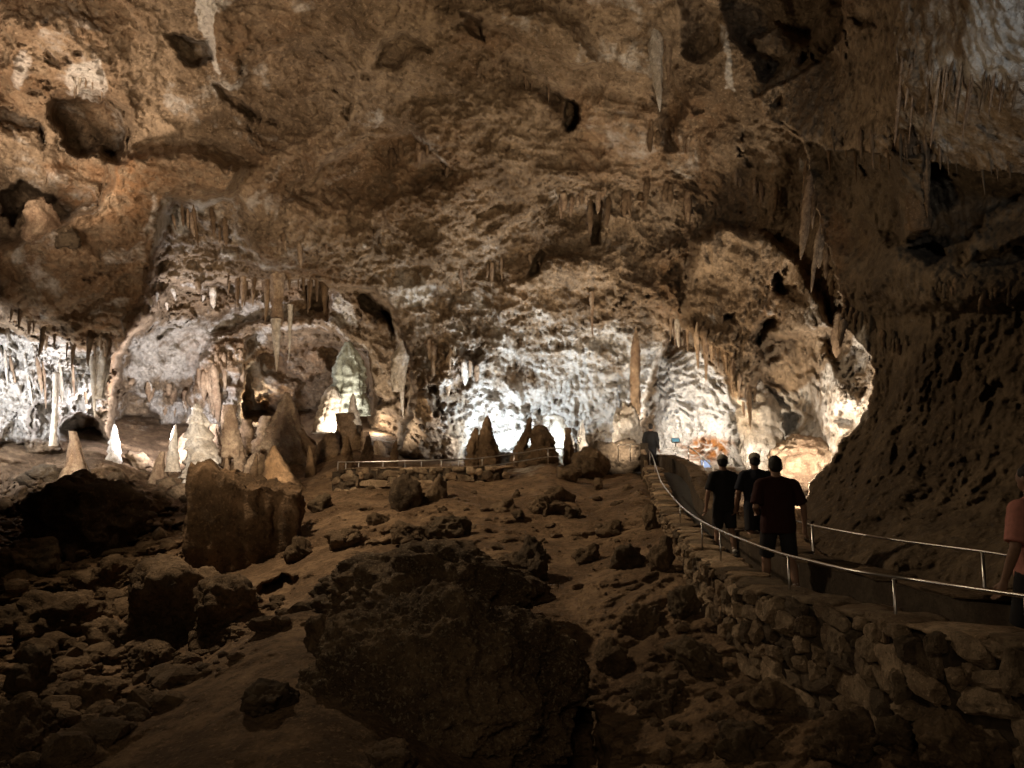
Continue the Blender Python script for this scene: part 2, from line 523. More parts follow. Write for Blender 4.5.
# ---- fine relief, measured in metres in the place itself
Dmin = np.minimum(np.minimum(Wd, Rd), np.minimum(Sd, Gd))
layer = np.argmin(np.stack([Wd, Rd, Sd, Gd]), 0)
Pw = np.stack([RX * Dmin, Dmin, CZ + RZ * Dmin], 1)
isG = (layer == 3).astype(float)
k = np.clip(Dmin / 30.0, .28, 1.2)                         # nearer rock shows finer lumps

warp = np.stack([fbm(Pw / 1.2 + 5, 2), fbm(Pw / 1.2 + 25, 2), fbm(Pw / 1.2 + 65, 2)], 1)
warpb = np.stack([fbm(Pw / 4.5 + 5, 2), fbm(Pw / 4.5 + 25, 2), fbm(Pw / 4.5 + 65, 2)], 1)
n_big = fbm(Pw / 6.0 + .5 * warpb, 3)
n_mid = ridged(Pw / np.array([2.6, 2.6, 1.7]) + .9 * warpb + 40, 4, .55)
f1, f2 = worley((Pw + .8 * warp) / 1.7, True)              # pockets and bosses
n_cell = f2 - f1
fold = ridged(np.stack([Pw[:, 0] * .16 - Pw[:, 2] * .10, Pw[:, 1] * .14, Pw[:, 2] * .30 + Pw[:, 0] * .08], 1) + .35 * warpb, 2)
p1 = worley((Pw + .12 * warp) / .33)                       # cave coral
p2 = worley((Pw + .05 * warp) / .17 + 31)
n_fine = fbm(Pw / .46 + .3 * warp, 4, .66)
n_tiny = perlin(Pw / .14) + .7 * perlin(Pw / .085 + 5)
drip = ridged(Pw * np.array([1.7, 1.7, .26]) + .55 * warp, 3, .6)    # fluted curtains
drip2 = ridged(Pw * np.array([4.2, 4.2, .7]) + .6 * warp, 2, .6)

DRIPM = np.clip(
    inside([(-160, 320), (110, 340), (112, 430), (-160, 440)], 10) * 1.0 + inside([(110, 220), (380, 230), (380, 300), (110, 320)], 12) * .7
    + inside([(115, 375), (240, 335), (250, 450), (115, 440)], 8) * .7 + inside([(400, 300), (640, 320), (640, 460), (400, 470)], 20) * .7
    + inside([(690, 320), (760, 340), (757, 415), (700, 360)], 6) * .9 + inside([(800, 260), (845, 280), (870, 370), (830, 450), (800, 330)], 8) * .8
    + inside([(880, -100), (1180, -120), (1180, 300), (880, 260)], 22) * .42 + inside([(850, 270), (1180, 280), (1180, 560), (850, 470)], 14) * .38
    + inside([(540, 170), (720, 180), (720, 260), (540, 270)], 14) * .7 + .12, 0, 1)
FLOW = np.clip(inside([(655, 350), (700, 345), (765, 420), (775, 475), (645, 475)], 6) + inside([(755, 335), (822, 335), (835, 420), (780, 480), (742, 470), (750, 400)], 5), 0, 1)
ring = np.stack([Pw[:, 0] - 8.2, Pw[:, 1] * 0, (Pw[:, 2] - 3.6)], 1)
rr = np.sqrt(ring[:, 0] ** 2 + ring[:, 2] ** 2)
th_ = np.arctan2(ring[:, 2], ring[:, 0])
rr = rr + .16 * np.abs(np.sin(th_ * 9 + 3 * warp[:, 1])) + .3 * warp[:, 2]
terr = (.35 + .8 * smooth(-.3, .4, fbm(Pw / 1.4 + 3, 2))) * (1 - 2 * np.abs(((rr + .45 * warp[:, 0] + .15 * warp[:, 1]) / .46) % 1.0 - .5))       # shelf-like bands of flowstone
amp = np.where(isG > 0, .0, 1.0)
rough_zone = np.where(layer == 1, -.15, 0) + .52 + .5 * inside(ARCH, 8) + .35 * inside([(400, 300), (640, 320), (640, 470), (400, 470)], 20) + .75 * smooth(-.25, .35, fbm(Pw / 5.0 + 77, 2))      # some faces are smoother than others
dW = (.95 * n_big - .25 * n_mid - .34 * fold - .10 * smooth(.0, .30, n_cell) + .08
      - rough_zone * (.15 * (1 - p1) + .11 * (1 - p2) + .20 * n_fine + .07 * n_tiny)) * k * (1 - .45 * FLOW)
dW = dW - DRIPM * (.24 * drip + .20 * drip2) * k - FLOW * .55 * terr
# a few dark ragged pockets in the roof
pk = worley((Pw + 1.0 * warp) / np.array([3.4, 3.4, 2.2]) + 11) + .18 * n_fine
dW = dW + .5 * smooth(.13, .06, pk) * (1 - DRIPM) * (1 - FLOW) * k
kg = np.clip(Dmin / 22.0, .3, 1.1)
g1, g2 = worley((Pw + .3 * warp) / (1.3), True)
h1, h2 = worley((Pw + .1 * warp) / .46 + 9, True)
rub = np.clip(inside([(-160, 470), (190, 470), (200, 600), (330, 600), (40, 790), (-160, 790)], 20) * 1.0 + inside([(600, 560), (1180, 640), (1180, 900), (560, 900)], 25) * .8
              + inside([(335, 520), (520, 520), (560, 620), (420, 600)], 20) * .5 + .10, 0, 1)
strat = ridged(np.stack([Pw[:, 0] * .22 + Pw[:, 2] * .5, Pw[:, 1] * .35, Pw[:, 2] * 2.2 + Pw[:, 0] * .5], 1) + .3 * warp, 3)
h3 = worley((Pw + .04 * warp) / .17 + 3)
dG = (.75 * fbm(Pw / 3.2 + 7, 3) - .22 * strat - rub * (.75 * smooth(0, .5, g2 - g1) + .20 * smooth(0, .45, h2 - h1)) - (.10 + .2 * rub) * n_fine - .10 * (1 - h3) * (.35 + rub) - .16 * (1 - p1) * (.4 + rub)) * kg + .35 * rub * kg
Dfin = Dmin + np.where(isG > 0, dG, dW)
Dfin = np.maximum(Dfin, 3.6)
PF = np.stack([RX * Dfin, Dfin, CZ + RZ * Dfin], 1)
DG = Dfin.reshape(SH)


def depth(u, v, r=0):
    """how far the rock is along the line of sight (nearest within r)"""
    i = (np.asarray(v, float) - VV[0]) / STEP
    j = (np.asarray(u, float) - UU[0]) / STEP
    i0, j0 = int(np.clip(round(float(i)), 0, SH[0] - 1)), int(np.clip(round(float(j)), 0, SH[1] - 1))
    if r:
        q = int(r / STEP)
        return float(np.percentile(DG[max(0, i0 - q):i0 + q + 1, max(0, j0 - q):j0 + q + 1], 15))
    return float(DG[i0, j0])


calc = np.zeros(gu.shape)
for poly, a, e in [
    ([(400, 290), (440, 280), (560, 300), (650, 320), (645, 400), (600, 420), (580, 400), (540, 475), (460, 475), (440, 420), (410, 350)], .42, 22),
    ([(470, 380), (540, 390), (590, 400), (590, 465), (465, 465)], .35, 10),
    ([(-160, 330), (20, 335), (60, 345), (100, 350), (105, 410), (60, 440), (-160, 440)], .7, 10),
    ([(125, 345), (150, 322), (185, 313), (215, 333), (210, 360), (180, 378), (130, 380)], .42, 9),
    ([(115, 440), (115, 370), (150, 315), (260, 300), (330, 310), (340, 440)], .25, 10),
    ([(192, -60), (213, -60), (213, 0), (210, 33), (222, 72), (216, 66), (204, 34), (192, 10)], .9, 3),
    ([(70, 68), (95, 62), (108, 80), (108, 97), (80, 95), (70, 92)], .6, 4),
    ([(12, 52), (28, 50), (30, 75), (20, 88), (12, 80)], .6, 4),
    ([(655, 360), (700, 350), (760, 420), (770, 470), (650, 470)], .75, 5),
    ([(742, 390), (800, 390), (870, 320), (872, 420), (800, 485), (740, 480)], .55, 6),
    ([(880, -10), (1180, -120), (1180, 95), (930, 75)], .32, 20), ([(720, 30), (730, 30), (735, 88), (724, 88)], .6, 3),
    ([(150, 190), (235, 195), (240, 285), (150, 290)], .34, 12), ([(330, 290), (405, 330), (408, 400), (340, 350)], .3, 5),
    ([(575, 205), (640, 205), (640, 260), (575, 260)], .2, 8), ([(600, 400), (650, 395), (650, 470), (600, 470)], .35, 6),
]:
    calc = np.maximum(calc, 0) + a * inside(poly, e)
rust = np.zeros(gu.shape)
for poly, a, e in [
    ([(684, 441), (720, 438), (736, 446), (722, 460), (690, 460)], 1.0, 5), ([(45, 165), (110, 160), (112, 205), (55, 205)], .35, 6), ([(560, 90), (720, 100), (720, 200), (580, 180)], .18, 20),
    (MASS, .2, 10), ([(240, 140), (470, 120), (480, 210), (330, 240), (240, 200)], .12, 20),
    ([(180, 340), (250, 330), (250, 400), (190, 400)], .22, 6), ([(240, 345), (330, 345), (300, 420), (240, 410)], .2, 5), ([(-160, 0), (120, 0), (120, 120), (-160, 120)], .15, 30),
]:
    rust = np.maximum(rust, a * inside(poly, e))
# pale mineral streaks and ochre stains wander over the whole roof
_st = fbm(Pw * np.array([.30, .30, .10]) + .8 * warpb + 15, 4, .6)
calc = np.clip(calc + np.where((layer == 3) | (layer == 1), 0, .42 * smooth(.05, .6, _st)), 0, 1)
rust = np.clip(rust + np.where(layer == 3, 0, .16 * smooth(.15, .7, fbm(Pw * .22 + 33, 3))), 0, 1)

# ---- cut the one relief into named surfaces that share their borders
idx = np.arange(SH[0] * SH[1]).reshape(SH)
quads = np.stack([idx[:-1, :-1], idx[1:, :-1], idx[1:, 1:], idx[:-1, 1:]], -1).reshape(-1, 4)
ql = layer[quads].min(1)
qv = gv[quads].mean(1)
qu = gu[quads].mean(1)
seam = 215 + 12 * np.sin(qu / 60.0) + np.where(qu < 380, 45, 0)
region = np.where(ql == 3, 0, np.where(ql == 2, 1, np.where(ql == 1, 2, np.where(qv < seam, 1, 3))))
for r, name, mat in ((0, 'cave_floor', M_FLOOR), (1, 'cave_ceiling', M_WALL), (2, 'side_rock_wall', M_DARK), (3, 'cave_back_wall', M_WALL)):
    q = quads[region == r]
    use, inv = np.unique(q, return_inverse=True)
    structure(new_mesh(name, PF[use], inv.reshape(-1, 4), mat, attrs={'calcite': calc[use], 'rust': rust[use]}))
# ------------------------------------------------------------------ dripstone
ORD = ['first', 'second', 'third', 'fourth', 'fifth', 'sixth', 'seventh', 'eighth', 'ninth', 'tenth', 'eleventh', 'twelfth', 'thirteenth',
       'fourteenth', 'fifteenth', 'sixteenth', 'seventeenth', 'eighteenth', 'nineteenth', 'twentieth', 'twenty-first', 'twenty-second',
       'twenty-third', 'twenty-fourth', 'twenty-fifth', 'twenty-sixth']
_seed = [0]
R_ = random.Random(3)


def loft(height, r0, prof, seg=28, rows=36, lump=.18, flute=.12, lean=(0, 0), bend=.22, layers=0, layer_amp=.0, down=False, sq=1.0, freq=1.0):
    """a dripstone body in its own space: base at z = 0, growing up (or down)"""
    _seed[0] += 1
    so = _seed[0] * 13.7
    t = np.linspace(0, 1, rows)
    a = np.linspace(0, 2 * np.pi, seg, endpoint=False)
    T, A = np.meshgrid(t, a, indexing='ij')
    r = r0 * prof(T)
    q = np.stack([np.cos(A), np.sin(A), T * 0], -1).reshape(-1, 3)
    hz = (T * height).reshape(-1, 1)
    base = np.concatenate([q[:, :2] * r0, hz], 1)
    sc = freq / max(r0, .02)
    n1 = fbm(base * np.array([.9, .9, .55]) * sc + so, 3).reshape(T.shape)
    n2 = ridged(base * np.array([2.2, 2.2, .22]) * sc + so, 2).reshape(T.shape)
    n3 = perlin(base * np.array([1, 1, .8]) * sc * 3.4 + so).reshape(T.shape)
    r = r * (1 + lump * n1 + flute * (n2 - .3) * .6 + .5 * lump * n3 - .30 * worley(base * sc * 2.4 + so).reshape(T.shape) + .13)
    if layers:
        w = n1 * .6
        s = ((T * layers + w * .5) % 1.0)
        r = r * (1 + layer_amp * (1 - s) ** .6 - layer_amp * .5)
    bx = bend * r0 * np.sin(T * 3 + so) + lean[0] * T * height
    by = bend * r0 * np.cos(T * 2.3 + so) - bend * r0 * math.cos(so) + lean[1] * T * height
    bx = bx - bend * r0 * math.sin(so)
    X, Y, Z = r * np.cos(A) + bx, r * np.sin(A) * sq + by, T * height
    Z = Z * (-1 if down else 1)
    V = np.stack([X, Y, Z], -1).reshape(-1, 3)
    i = np.arange((rows - 1) * seg).reshape(rows - 1, seg)
    j = (np.arange(seg) + 1) % seg
    f = np.stack([i, i[:, j], i[:, j] + seg, i + seg], -1).reshape(-1, 4)
    if down:
        f = f[:, ::-1]
    f = f.tolist()
    f.append(list(range((rows - 1) * seg, rows * seg)) if not down else list(range(rows * seg - 1, (rows - 1) * seg - 1, -1)))
    return V, f


CONE = lambda p=1.0, e=.04: (lambda t: (1 - t) ** p * (1 - e) + e)
CANDLE = lambda t: (1 - .72 * t) * np.sqrt(np.clip(1 - t ** 6, 0, 1)) + .02
MOUND = lambda t: np.clip(1 - t, 0, 1) ** .55 * .98 + .02
SPIRE = lambda t: .25 + .75 * np.exp(-3.2 * t) - .24 * t ** 4
SPREAD = lambda t: 1.0 * np.exp(-2.6 * t) + .10 * (1 - t)
BELL = lambda t: np.sqrt(np.clip(1 - t ** 2.2, 0, 1)) * .97 + .03
DROP = lambda t: (1 - t) ** .8 * (1 + .0 * t) + .04
SODA = lambda t: (.75 * (1 - t) ** .6 + .25 * (1 - t) ** 3) + .05


def stalagmite(name, u, vb, vt, hw, prof, mat, label, cat='stalagmite', d=None, group=None, sink=.25, parent=None, **kw):
    d = d if d is not None else depth(u, vb) - .2
    m = d / F
    b = at(u, vb, d)
    h = (vb - vt) * m
    V, f = loft(h + sink, hw * m, prof, **kw)
    o = new_mesh(name, V, f, mat, parent)
    o.location = b - Vector((0, 0, sink))
    if parent:
        o.location = o.location - parent.location
    if label:
        tag(o, label, cat, group)
    return o


def stalactite(name, u, vr, vt, hw, mat, label, cat='stalactite', d=None, group=None, root=.35, prof=DROP, off=.15, **kw):
    d = d if d is not None else depth(u, vr, 4) - off
    m = d / F
    b = at(u, vr, d)
    h = (vt - vr) * m
    kw.setdefault('seg', 12)
    kw.setdefault('rows', 22)
    V, f = loft(h + root, hw * m, prof, down=True, **kw)
    o = new_mesh(name, V, f, mat)
    o.location = b + Vector((0, 0, root))
    return tag(o, label, cat, group)


# the big standing formations of the lit alcove
stalagmite('stalagmite', 203, 486, 404, 20, CANDLE, M_WHITE, 'tall white layered stalagmite shaped like a tiered tower, behind the broken dark block', d=33.5,
           layers=6.5, layer_amp=.42, lump=.22, flute=.1, seg=48, rows=90)
sg = thing('stalagmite', at(172, 494, 33.0), 'thin grey stalagmite standing on a broad brown cone beside the white tiered one', 'stalagmite')
stalagmite('base_mound', 170, 497, 452, 31, SPREAD, M_TANF, None, d=33.0, parent=sg, lump=.3, flute=.4, seg=44, rows=60, sink=.9)
stalagmite('spire', 174, 466, 424, 6.5, CANDLE, M_WHITE, None, d=33.0, parent=sg, lump=.2, lean=(-.05, 0), layers=4, layer_amp=.15)
stalagmite('stalagmite', 115, 467, 424, 8, CANDLE, M_WHITE, 'small bright white leaning stalagmite beside the dark hollow below the curtain', d=33.5, lean=(-.16, 0), layers=5, layer_amp=.3, lump=.3)
col = thing('dripstone_column', at(57, 495, 31), 'slender white column rising from a brown mound to the pale curtain', 'column')
stalagmite('base_mound', 62, 490, 432, 38, SPREAD, M_TANF, None, d=31, parent=col, lump=.3, flute=.4, seg=48, rows=70, sink=1.6)
stalagmite('shaft', 53, 440, 372, 3.6, lambda t: .62 + .5 * (t - .4) ** 2 + .3 * (1 - t) ** 6, M_WHITE, None, d=31, parent=col, lump=.2, flute=.3)
stalagmite('stalagmite', 285, 495, 446, 26, CONE(.92, .05), M_BRNF, 'smooth dark brown cone with a pointed tip at the foot of the arch', d=depth(285, 492) - .9, lump=.06, flute=.06, seg=40, rows=40)
stalagmite('stalagmite', 303, 478, 392, 28, lambda t: .28 + .72 * (1 - t) ** 1.3 - .2 * t ** 5, M_TANF, 'massive pale leaning stalagmite in the middle of the arch', d=35, lean=(-.18, 0), lump=.42, flute=.6, seg=56, rows=80, layers=5, layer_amp=.14)
stalagmite('stalagmite', 276, 470, 398, 20, CONE(.75, .08), M_TANF, 'broad tan cone stalagmite left of the massive leaning one', d=36.5, lump=.35, flute=.6, seg=48, rows=70, layers=6, layer_amp=.14)
stalagmite('stalagmite', 326, 428, 386, 11, BELL, M_WHITE, 'rounded bell shaped stalagmite below the pale green cascade', d=38, lump=.25, flute=.6, seg=36, rows=44)
stalagmite('flowstone', 346, 410, 342, 16, lambda t: 1 - .25 * t - .6 * t ** 3, M_GREEN, 'pale green flowstone cascade inside the arch', 'flowstone', d=39, lump=.3, flute=.7, seg=48, rows=60, layers=4, layer_amp=.16)
pg = thing('stalagmite', at(352, 460, 35.5), 'white capped stalagmite on a brown pedestal left of the small glowing hollow', 'stalagmite')
stalagmite('pedestal', 352, 466, 414, 15, lambda t: 1 - .35 * t, M_BRNF, None, d=35.5, parent=pg, lump=.3, flute=.3)
stalagmite('white_cap', 355, 420, 393, 6.5, CANDLE, M_WHITE, None, d=35.2, parent=pg, lump=.2, layers=3, layer_amp=.2)
stalagmite('stalagmite', 329, 462, 432, 12, BELL, M_BRNF, 'squat dark stalagmite left of the brown pedestal', d=34, lump=.35)
stalagmite('stalagmite', 253, 478, 453, 5, CANDLE, M_BRNF, 'little dark stub of a stalagmite left of the smooth brown cone', d=32, lump=.3)
stalagmite('stalagmite', 224, 484, 457, 5.5, CANDLE, M_BRNF, 'little dark stub right at the side of the white tiered stalagmite', d=32.5, lump=.3)
stalagmite('stalagmite', 310, 476, 445, 6, CANDLE, M_BRNF, 'thin dark stub in front of the massive leaning stalagmite', d=31, lump=.3)
stalagmite('stalagmite', 232, 452, 405, 9, lambda t: 1 - .4 * t, M_TANF, 'pale ribbed pillar against the brown drapery in the alcove', d=34.6, lump=.3, flute=.5)
# a ragged crowd of smaller formations on the alcove floor
SM = [(188, 462, 30, 7), (214, 458, 34, 6), (222, 466, 18, 8), (238, 470, 26, 7), (246, 460, 40, 8),
      (258, 472, 20, 9), (264, 460, 44, 9), (338, 452, 30, 7), (343, 470, 34, 8), (366, 450, 18, 6), (384, 455, 14, 7)]
for i, (u, vb, hh, hw) in enumerate(SM):
    stalagmite('stalagmite', u, vb, vb - hh, hw, R_.choice([CANDLE, BELL, CONE(.7, .12), lambda t: 1 - .5 * t ** 1.5]), R_.choice([M_TANF, M_BRNF, M_TANF]),
               f'knobbly little stalagmite, {ORD[i]} from the left of the crowd on the alcove floor', group='small stalagmites crowding the alcove floor', d=depth(u, vb) - .3, lump=.6, flute=.55, seg=24, rows=34,
               layers=R_.choice([0, 3, 4]), layer_amp=.2, sink=.6, lean=(R_.uniform(-.08, .08), 0))
# in front of the brightest wall
stalagmite('stalagmite', 490, 466, 416, 11, lambda t: .22 + .78 * (1 - t) ** .8 - .15 * t ** 6, M_BRNF, 'dark pointed stalagmite in front of the brightest patch of wall', d=29, lump=.5, flute=.5, rows=50)
stalagmite('stalagmite', 474, 466, 428, 8, CONE(.7, .15), M_BRNF, 'shorter dark stalagmite left of the pointed one by the bright wall', d=29, lump=.6, flute=.5, rows=44)
stalagmite('stalagmite', 517, 462, 418, 9, lambda t: .3 + .7 * (1 - t) ** 2 - .1 * t ** 6, M_BRNF, 'twisted dark stalagmite right of the brightest patch of wall', d=29, lump=.7, flute=.5, bend=.7, rows=44)
stalagmite('stalagmite', 538, 460, 425, 12, BELL, M_BRNF, 'lumpy broad dark stalagmite left of the blue white pillar', d=29, lump=.7, flute=.4, rows=44)
stalagmite('stalagmite', 556, 460, 416, 13, lambda t: 1 - .45 * t ** 2, M_WHITE, 'blue white lit pillar with a slanting top behind the far railing', d=31, lump=.45, flute=.5, rows=50)
stalagmite('stalagmite', 570, 460, 428, 6, lambda t: 1 - .5 * t, M_BRNF, 'narrow brown stalagmite just right of the blue white pillar', d=29.5, lump=.4)
stalagmite('stalagmite', 583, 446, 419, 6, CONE(.8, .1), M_WHITE, 'small white flame shaped stalagmite above the dark mound', d=32, lump=.4)
stalagmite('stalagmite', 393, 468, 440, 6, CANDLE, M_BRNF, 'dark stub on the far path beside the buttress', d=29.5, lump=.3)
stalagmite('stalagmite', 365, 466, 436, 7, CONE(.7, .2), M_BRNF, 'dark ragged stub behind the left end of the far railing', d=31, lump=.5)
# bright flows of the right alcove
def blob(name, u, v, d, rx, ry, rz, mat, label, cat, sub=5, lump=.25, coral=.05, cell=.3, ledges=0.0, group=None, flat=None, facets=0, rot=0.0, seed=None):
    _seed[0] += 1
    so = (_seed[0] if seed is None else seed) * 7.3
    bm = bmesh.new()
    bmesh.ops.create_icosphere(bm, subdivisions=sub, radius=1)
    V = np.array([q.co[:] for q in bm.verts])
    fs = [[q.index for q in f.verts] for f in bm.faces]
    bm.free()
    n = V.copy()
    if facets:
        rg = np.random.RandomState(int(so * 10) % 100000)
        pl = rg.normal(size=(facets, 3))
        pl /= np.linalg.norm(pl, axis=1)[:, None]
        h = rg.uniform(.62, .95, facets)
        dots = n @ pl.T
        lim = np.where(dots > .05, h[None] / np.maximum(dots, .05), 9)
        s = np.minimum(lim.min(1), 1.15)
        V = n * s[:, None]
    S = np.array([rx, ry, rz])
    P = V * S
    m = float(np.mean(S))
    dv = lump * fbm(P / m * 1.1 + so, 4, .5) + .3 * lump * ridged(P / m * 3.1 + so, 3, .6) - coral / m * (worley(P / cell + so) if coral else 0)
    if ledges:
        z = P[:, 2] / m + .35 * fbm(P / m * 1.5 + so, 2)
        dv = dv + ledges * (1 - 2 * np.abs((z * 4.5) % 1 - .5))
    P = P * (1 + dv[:, None])
    if flat is not None:
        P[:, 2] = np.maximum(P[:, 2], flat * rz)
    o = new_mesh(name, P, fs, mat)
    o.location = at(u, v, d) if d else Vector((u, v, 0))
    o.rotation_euler = (0, 0, rot)
    return tag(o, label, cat, group)


blob('flowstone', 760, 432, 27.2, .72, .8, 1.55, M_WHITE, 'white rough flowstone tongue hanging between the two bright hollows', 'flowstone', lump=.3, coral=.12, cell=.3, ledges=.05)
blob('flowstone', 806, 462, 22.8, 1.0, .8, .75, M_TANF, 'tan scaly flowstone mound behind the three walkers', 'flowstone', lump=.25, coral=.10, cell=.22, ledges=.06)
blob('flowstone', 628, 442, 31.0, .55, .6, 1.5, M_WHITE, 'cream banded flowstone pillar left of the lone standing figure', 'flowstone', lump=.25, coral=.10, cell=.3, ledges=.10)
# single hanging formations
st = thing('stalactite', at(278, 268, 33), 'longest stalactite in the arch, brown above with a white pointed tip', 'stalactite')
V, f = loft(2.9, .30, lambda t: 1 - .35 * t, down=True, seg=24, rows=30, flute=.5)
o = new_mesh('shaft', V, f, M_TANF, st); o.location = (0, 0, .25)
V, f = loft(2.4, .21, DROP, down=True, seg=20, rows=30, flute=.3)
o = new_mesh('tip', V, f, M_WHITE, st); o.location = (0, 0, -2.35)
stalactite('stalactite', 290, 312, 362, 2.6, M_WHITE, 'short white stalactite right of the longest one in the arch', d=34)
stalactite('stalactite', 268, 284, 326, 4, M_TANF, 'stubby tan stalactite left of the longest one in the arch', d=33.5, flute=.4)
dr = thing('drapery', at(402, 345, 33), 'white hanging drapery on the right rim of the arch, ending in a thin point', 'drapery')
V, f = loft(2.3, .36, lambda t: (.1 + .9 * smooth(0, .4, t)) * (.95 - .5 * t), down=True, seg=28, rows=36, flute=.9, lump=.3, sq=.45)
o = new_mesh('curtain', V, f, M_WHITE, dr); o.location = (0, 0, .2)
V, f = loft(2.4, .17, DROP, down=True, seg=16, rows=26, flute=.3, lean=(.03, 0))
o = new_mesh('tip', V, f, M_WHITE, dr); o.location = (.05, 0, -.9)
stalactite('stalactite', 656, 38, 119, 7.5, M_WHITE, 'big pale tapered stalactite hanging alone high on the roof', flute=.6, seg=24, rows=40, prof=lambda t: .25 + .75 * (1 - t) ** .7 * (.3 + .7 * smooth(0, .2, t)) - .22 * t ** 3)
stalactite('stalactite', 666, 50, 92, 5, M_TANF, 'short tan stalactite beside the big pale one on the roof', flute=.5)
stalactite('drapery', 100, 345, 400, 8, M_WHITE, 'cream broken drapery hanging right of the pale curtain', 'drapery', flute=.9, d=30.5, seg=30, rows=34, sq=.5, prof=lambda t: (.1 + .9 * smooth(0, .3, t)) * (1 - .55 * t), lean=(.06, 0))
stalactite('drapery', 93, 365, 418, 4, M_WHITE, 'narrow cream drapery point just left of the broken drapery', 'drapery', flute=.5, d=30.4, lean=(.12, 0))
stalactite('dripstone_column', 636, 335, 416, 5, M_TANF, 'pale fluted column hanging down the wall above the lone standing figure', 'column', flute=.6, d=31, seg=22, rows=40, prof=lambda t: (.15 + .85 * smooth(0, .25, t)) * (.8 + .25 * (t - .5) ** 2))
stalactite('stalactite', 592, 300, 340, 2.6, M_TANF, 'lone thin stalactite on the middle of the bright wall', flute=.3)
stalactite('drapery', 912, 150, 236, 10, M_BRNF, 'thick brown drapery against the dark recess under the roof slab', 'drapery', flute=.8, d=13.6, seg=32, rows=50, prof=lambda t: 1 - .3 * t + .15 * np.sin(t * 9))
stalactite('drapery', 922, 165, 222, 6, M_BRNF, 'thinner brown drapery beside the thick one in the dark recess', 'drapery', flute=.8, d=13.4, seg=24, rows=40)

# fringes: (points of the root line, how many, length range, half width range, materials, where in words, what)
FR = [
    ([(684, 332), (700, 344), (718, 352), (730, 372), (746, 398), (757, 402)], 20, (8, 36), (1.8, 4.4), [M_TANF, M_BRNF], 'under the hanging rock of the bright alcove', 'tan', 1),
    ([(556, 190), (580, 188), (612, 194), (650, 184), (690, 188)], 18, (10, 46), (1.5, 3.2), [M_TANF, M_BRNF], 'in the row high on the back wall', 'thin brown', 0),
    ([(895, 55), (935, 60), (975, 75), (1020, 88)], 26, (24, 90), (.6, 1.4), [M_TANF, M_TANF, M_BRNF], 'in the grey roof corner', 'needle thin', 0),
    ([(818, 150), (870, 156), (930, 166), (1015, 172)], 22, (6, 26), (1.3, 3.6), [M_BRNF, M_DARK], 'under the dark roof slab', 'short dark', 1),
    ([(804, 148), (812, 180), (820, 222), (828, 252)], 8, (30, 90), (2.0, 4.2), [M_TANF, M_BRNF], 'beside the dark wall', 'long brown', 0),
    ([(826, 262), (836, 300), (846, 335)], 8, (18, 50), (1.8, 3.6), [M_TANF, M_BRNF], 'on the rim above the scaly flowstone', 'ribbed tan', 0),
    ([(70, 90), (84, 88), (106, 95)], 9, (4, 13), (1.0, 2.4), [M_TANF, M_WHITE], 'over the high left hole', 'tiny pale', 1),
    ([(5, 314), (35, 332), (62, 346), (98, 346), (112, 352)], 18, (6, 24), (1.6, 3.8), [M_BRNF, M_TANF], 'under the dark left overhang', 'brown', 1),
    ([(4, 352), (30, 358), (60, 364), (86, 366)], 9, (26, 54), (.8, 1.7), [M_WHITE, M_TANF, M_WHITE], 'in the pale lit curtain', 'white', 0),
    ([(228, 283), (255, 286), (300, 286), (332, 290)], 24, (5, 30), (1.2, 3.8), [M_TANF, M_BRNF], 'along the lip of the arch', 'tan', 1),
    ([(130, 376), (165, 388), (190, 396)], 10, (12, 34), (1.6, 3.0), [M_TANF, M_TANF, M_WHITE], 'above the little grey spire', 'pale', 0),
    ([(198, 372), (215, 362), (240, 354)], 9, (20, 64), (1.6, 3.4), [M_TANF], 'in the brown arch drapery', 'rust brown', 0),
    ([(172, 205), (192, 208), (232, 222)], 9, (14, 52), (1.2, 2.4), [M_TANF, M_BRNF], 'on the pale face above the arch', 'thin', 0),
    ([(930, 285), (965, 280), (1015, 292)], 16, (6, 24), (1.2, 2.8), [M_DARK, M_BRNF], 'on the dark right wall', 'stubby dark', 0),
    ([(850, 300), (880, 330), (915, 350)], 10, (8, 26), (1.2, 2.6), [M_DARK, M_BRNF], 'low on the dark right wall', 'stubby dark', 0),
    ([(668, 326), (680, 330)], 4, (8, 20), (1.5, 3), [M_WHITE, M_TANF], 'left of the bright dome', 'small pale', 1),
    ([(425, 335), (452, 352), (478, 372)], 8, (16, 46), (1.6, 2.8), [M_TANF, M_WHITE], 'left on the brightest wall', 'ribbed', 0),
    ([(280, 236), (300, 240), (330, 246)], 6, (8, 26), (1.2, 2.2), [M_TANF, M_BRNF], 'on the brow over the arch', 'short brown', 0),
    ([(636, 118), (660, 124), (690, 130)], 6, (8, 26), (1.2, 2.4), [M_TANF, M_BRNF], 'below the big pale roof stalactite', 'stumpy', 0),
    ([(384, 150), (410, 146), (448, 165)], 6, (8, 24), (1.2, 2.2), [M_TANF, M_BRNF], 'in the dark roof scoop', 'small brown', 0),
    ([(722, 175), (750, 180), (790, 196)], 7, (8, 28), (1.2, 2.4), [M_TANF, M_BRNF], 'above the hanging rock', 'thin tan', 0),
    ([(460, 262), (500, 256), (540, 262)], 7, (8, 30), (1.0, 2.0), [M_TANF], 'high above the brightest wall', 'fine tan', 0),
    ([(150, 300), (175, 290), (215, 284)], 8, (6, 22), (1.0, 2.4), [M_TANF, M_WHITE], 'on the left shoulder of the arch', 'fine pale', 0),
    ([(516, 75), (530, 84), (552, 96)], 6, (6, 16), (1.0, 1.8), [M_TANF], 'in the slanting roof pocket', 'little', 1),
]
RIB = lambda t: (1 - np.abs(2 * t ** .7 - 1) ** 2.2) ** .6 * .9 + .06
ROOT = lambda t: .12 + .88 * smooth(0, .26, t)
FLARE = lambda t: ROOT(t) * (.66 * (1 - t) ** .7 + .6 * (1 - t) ** 6) + .04
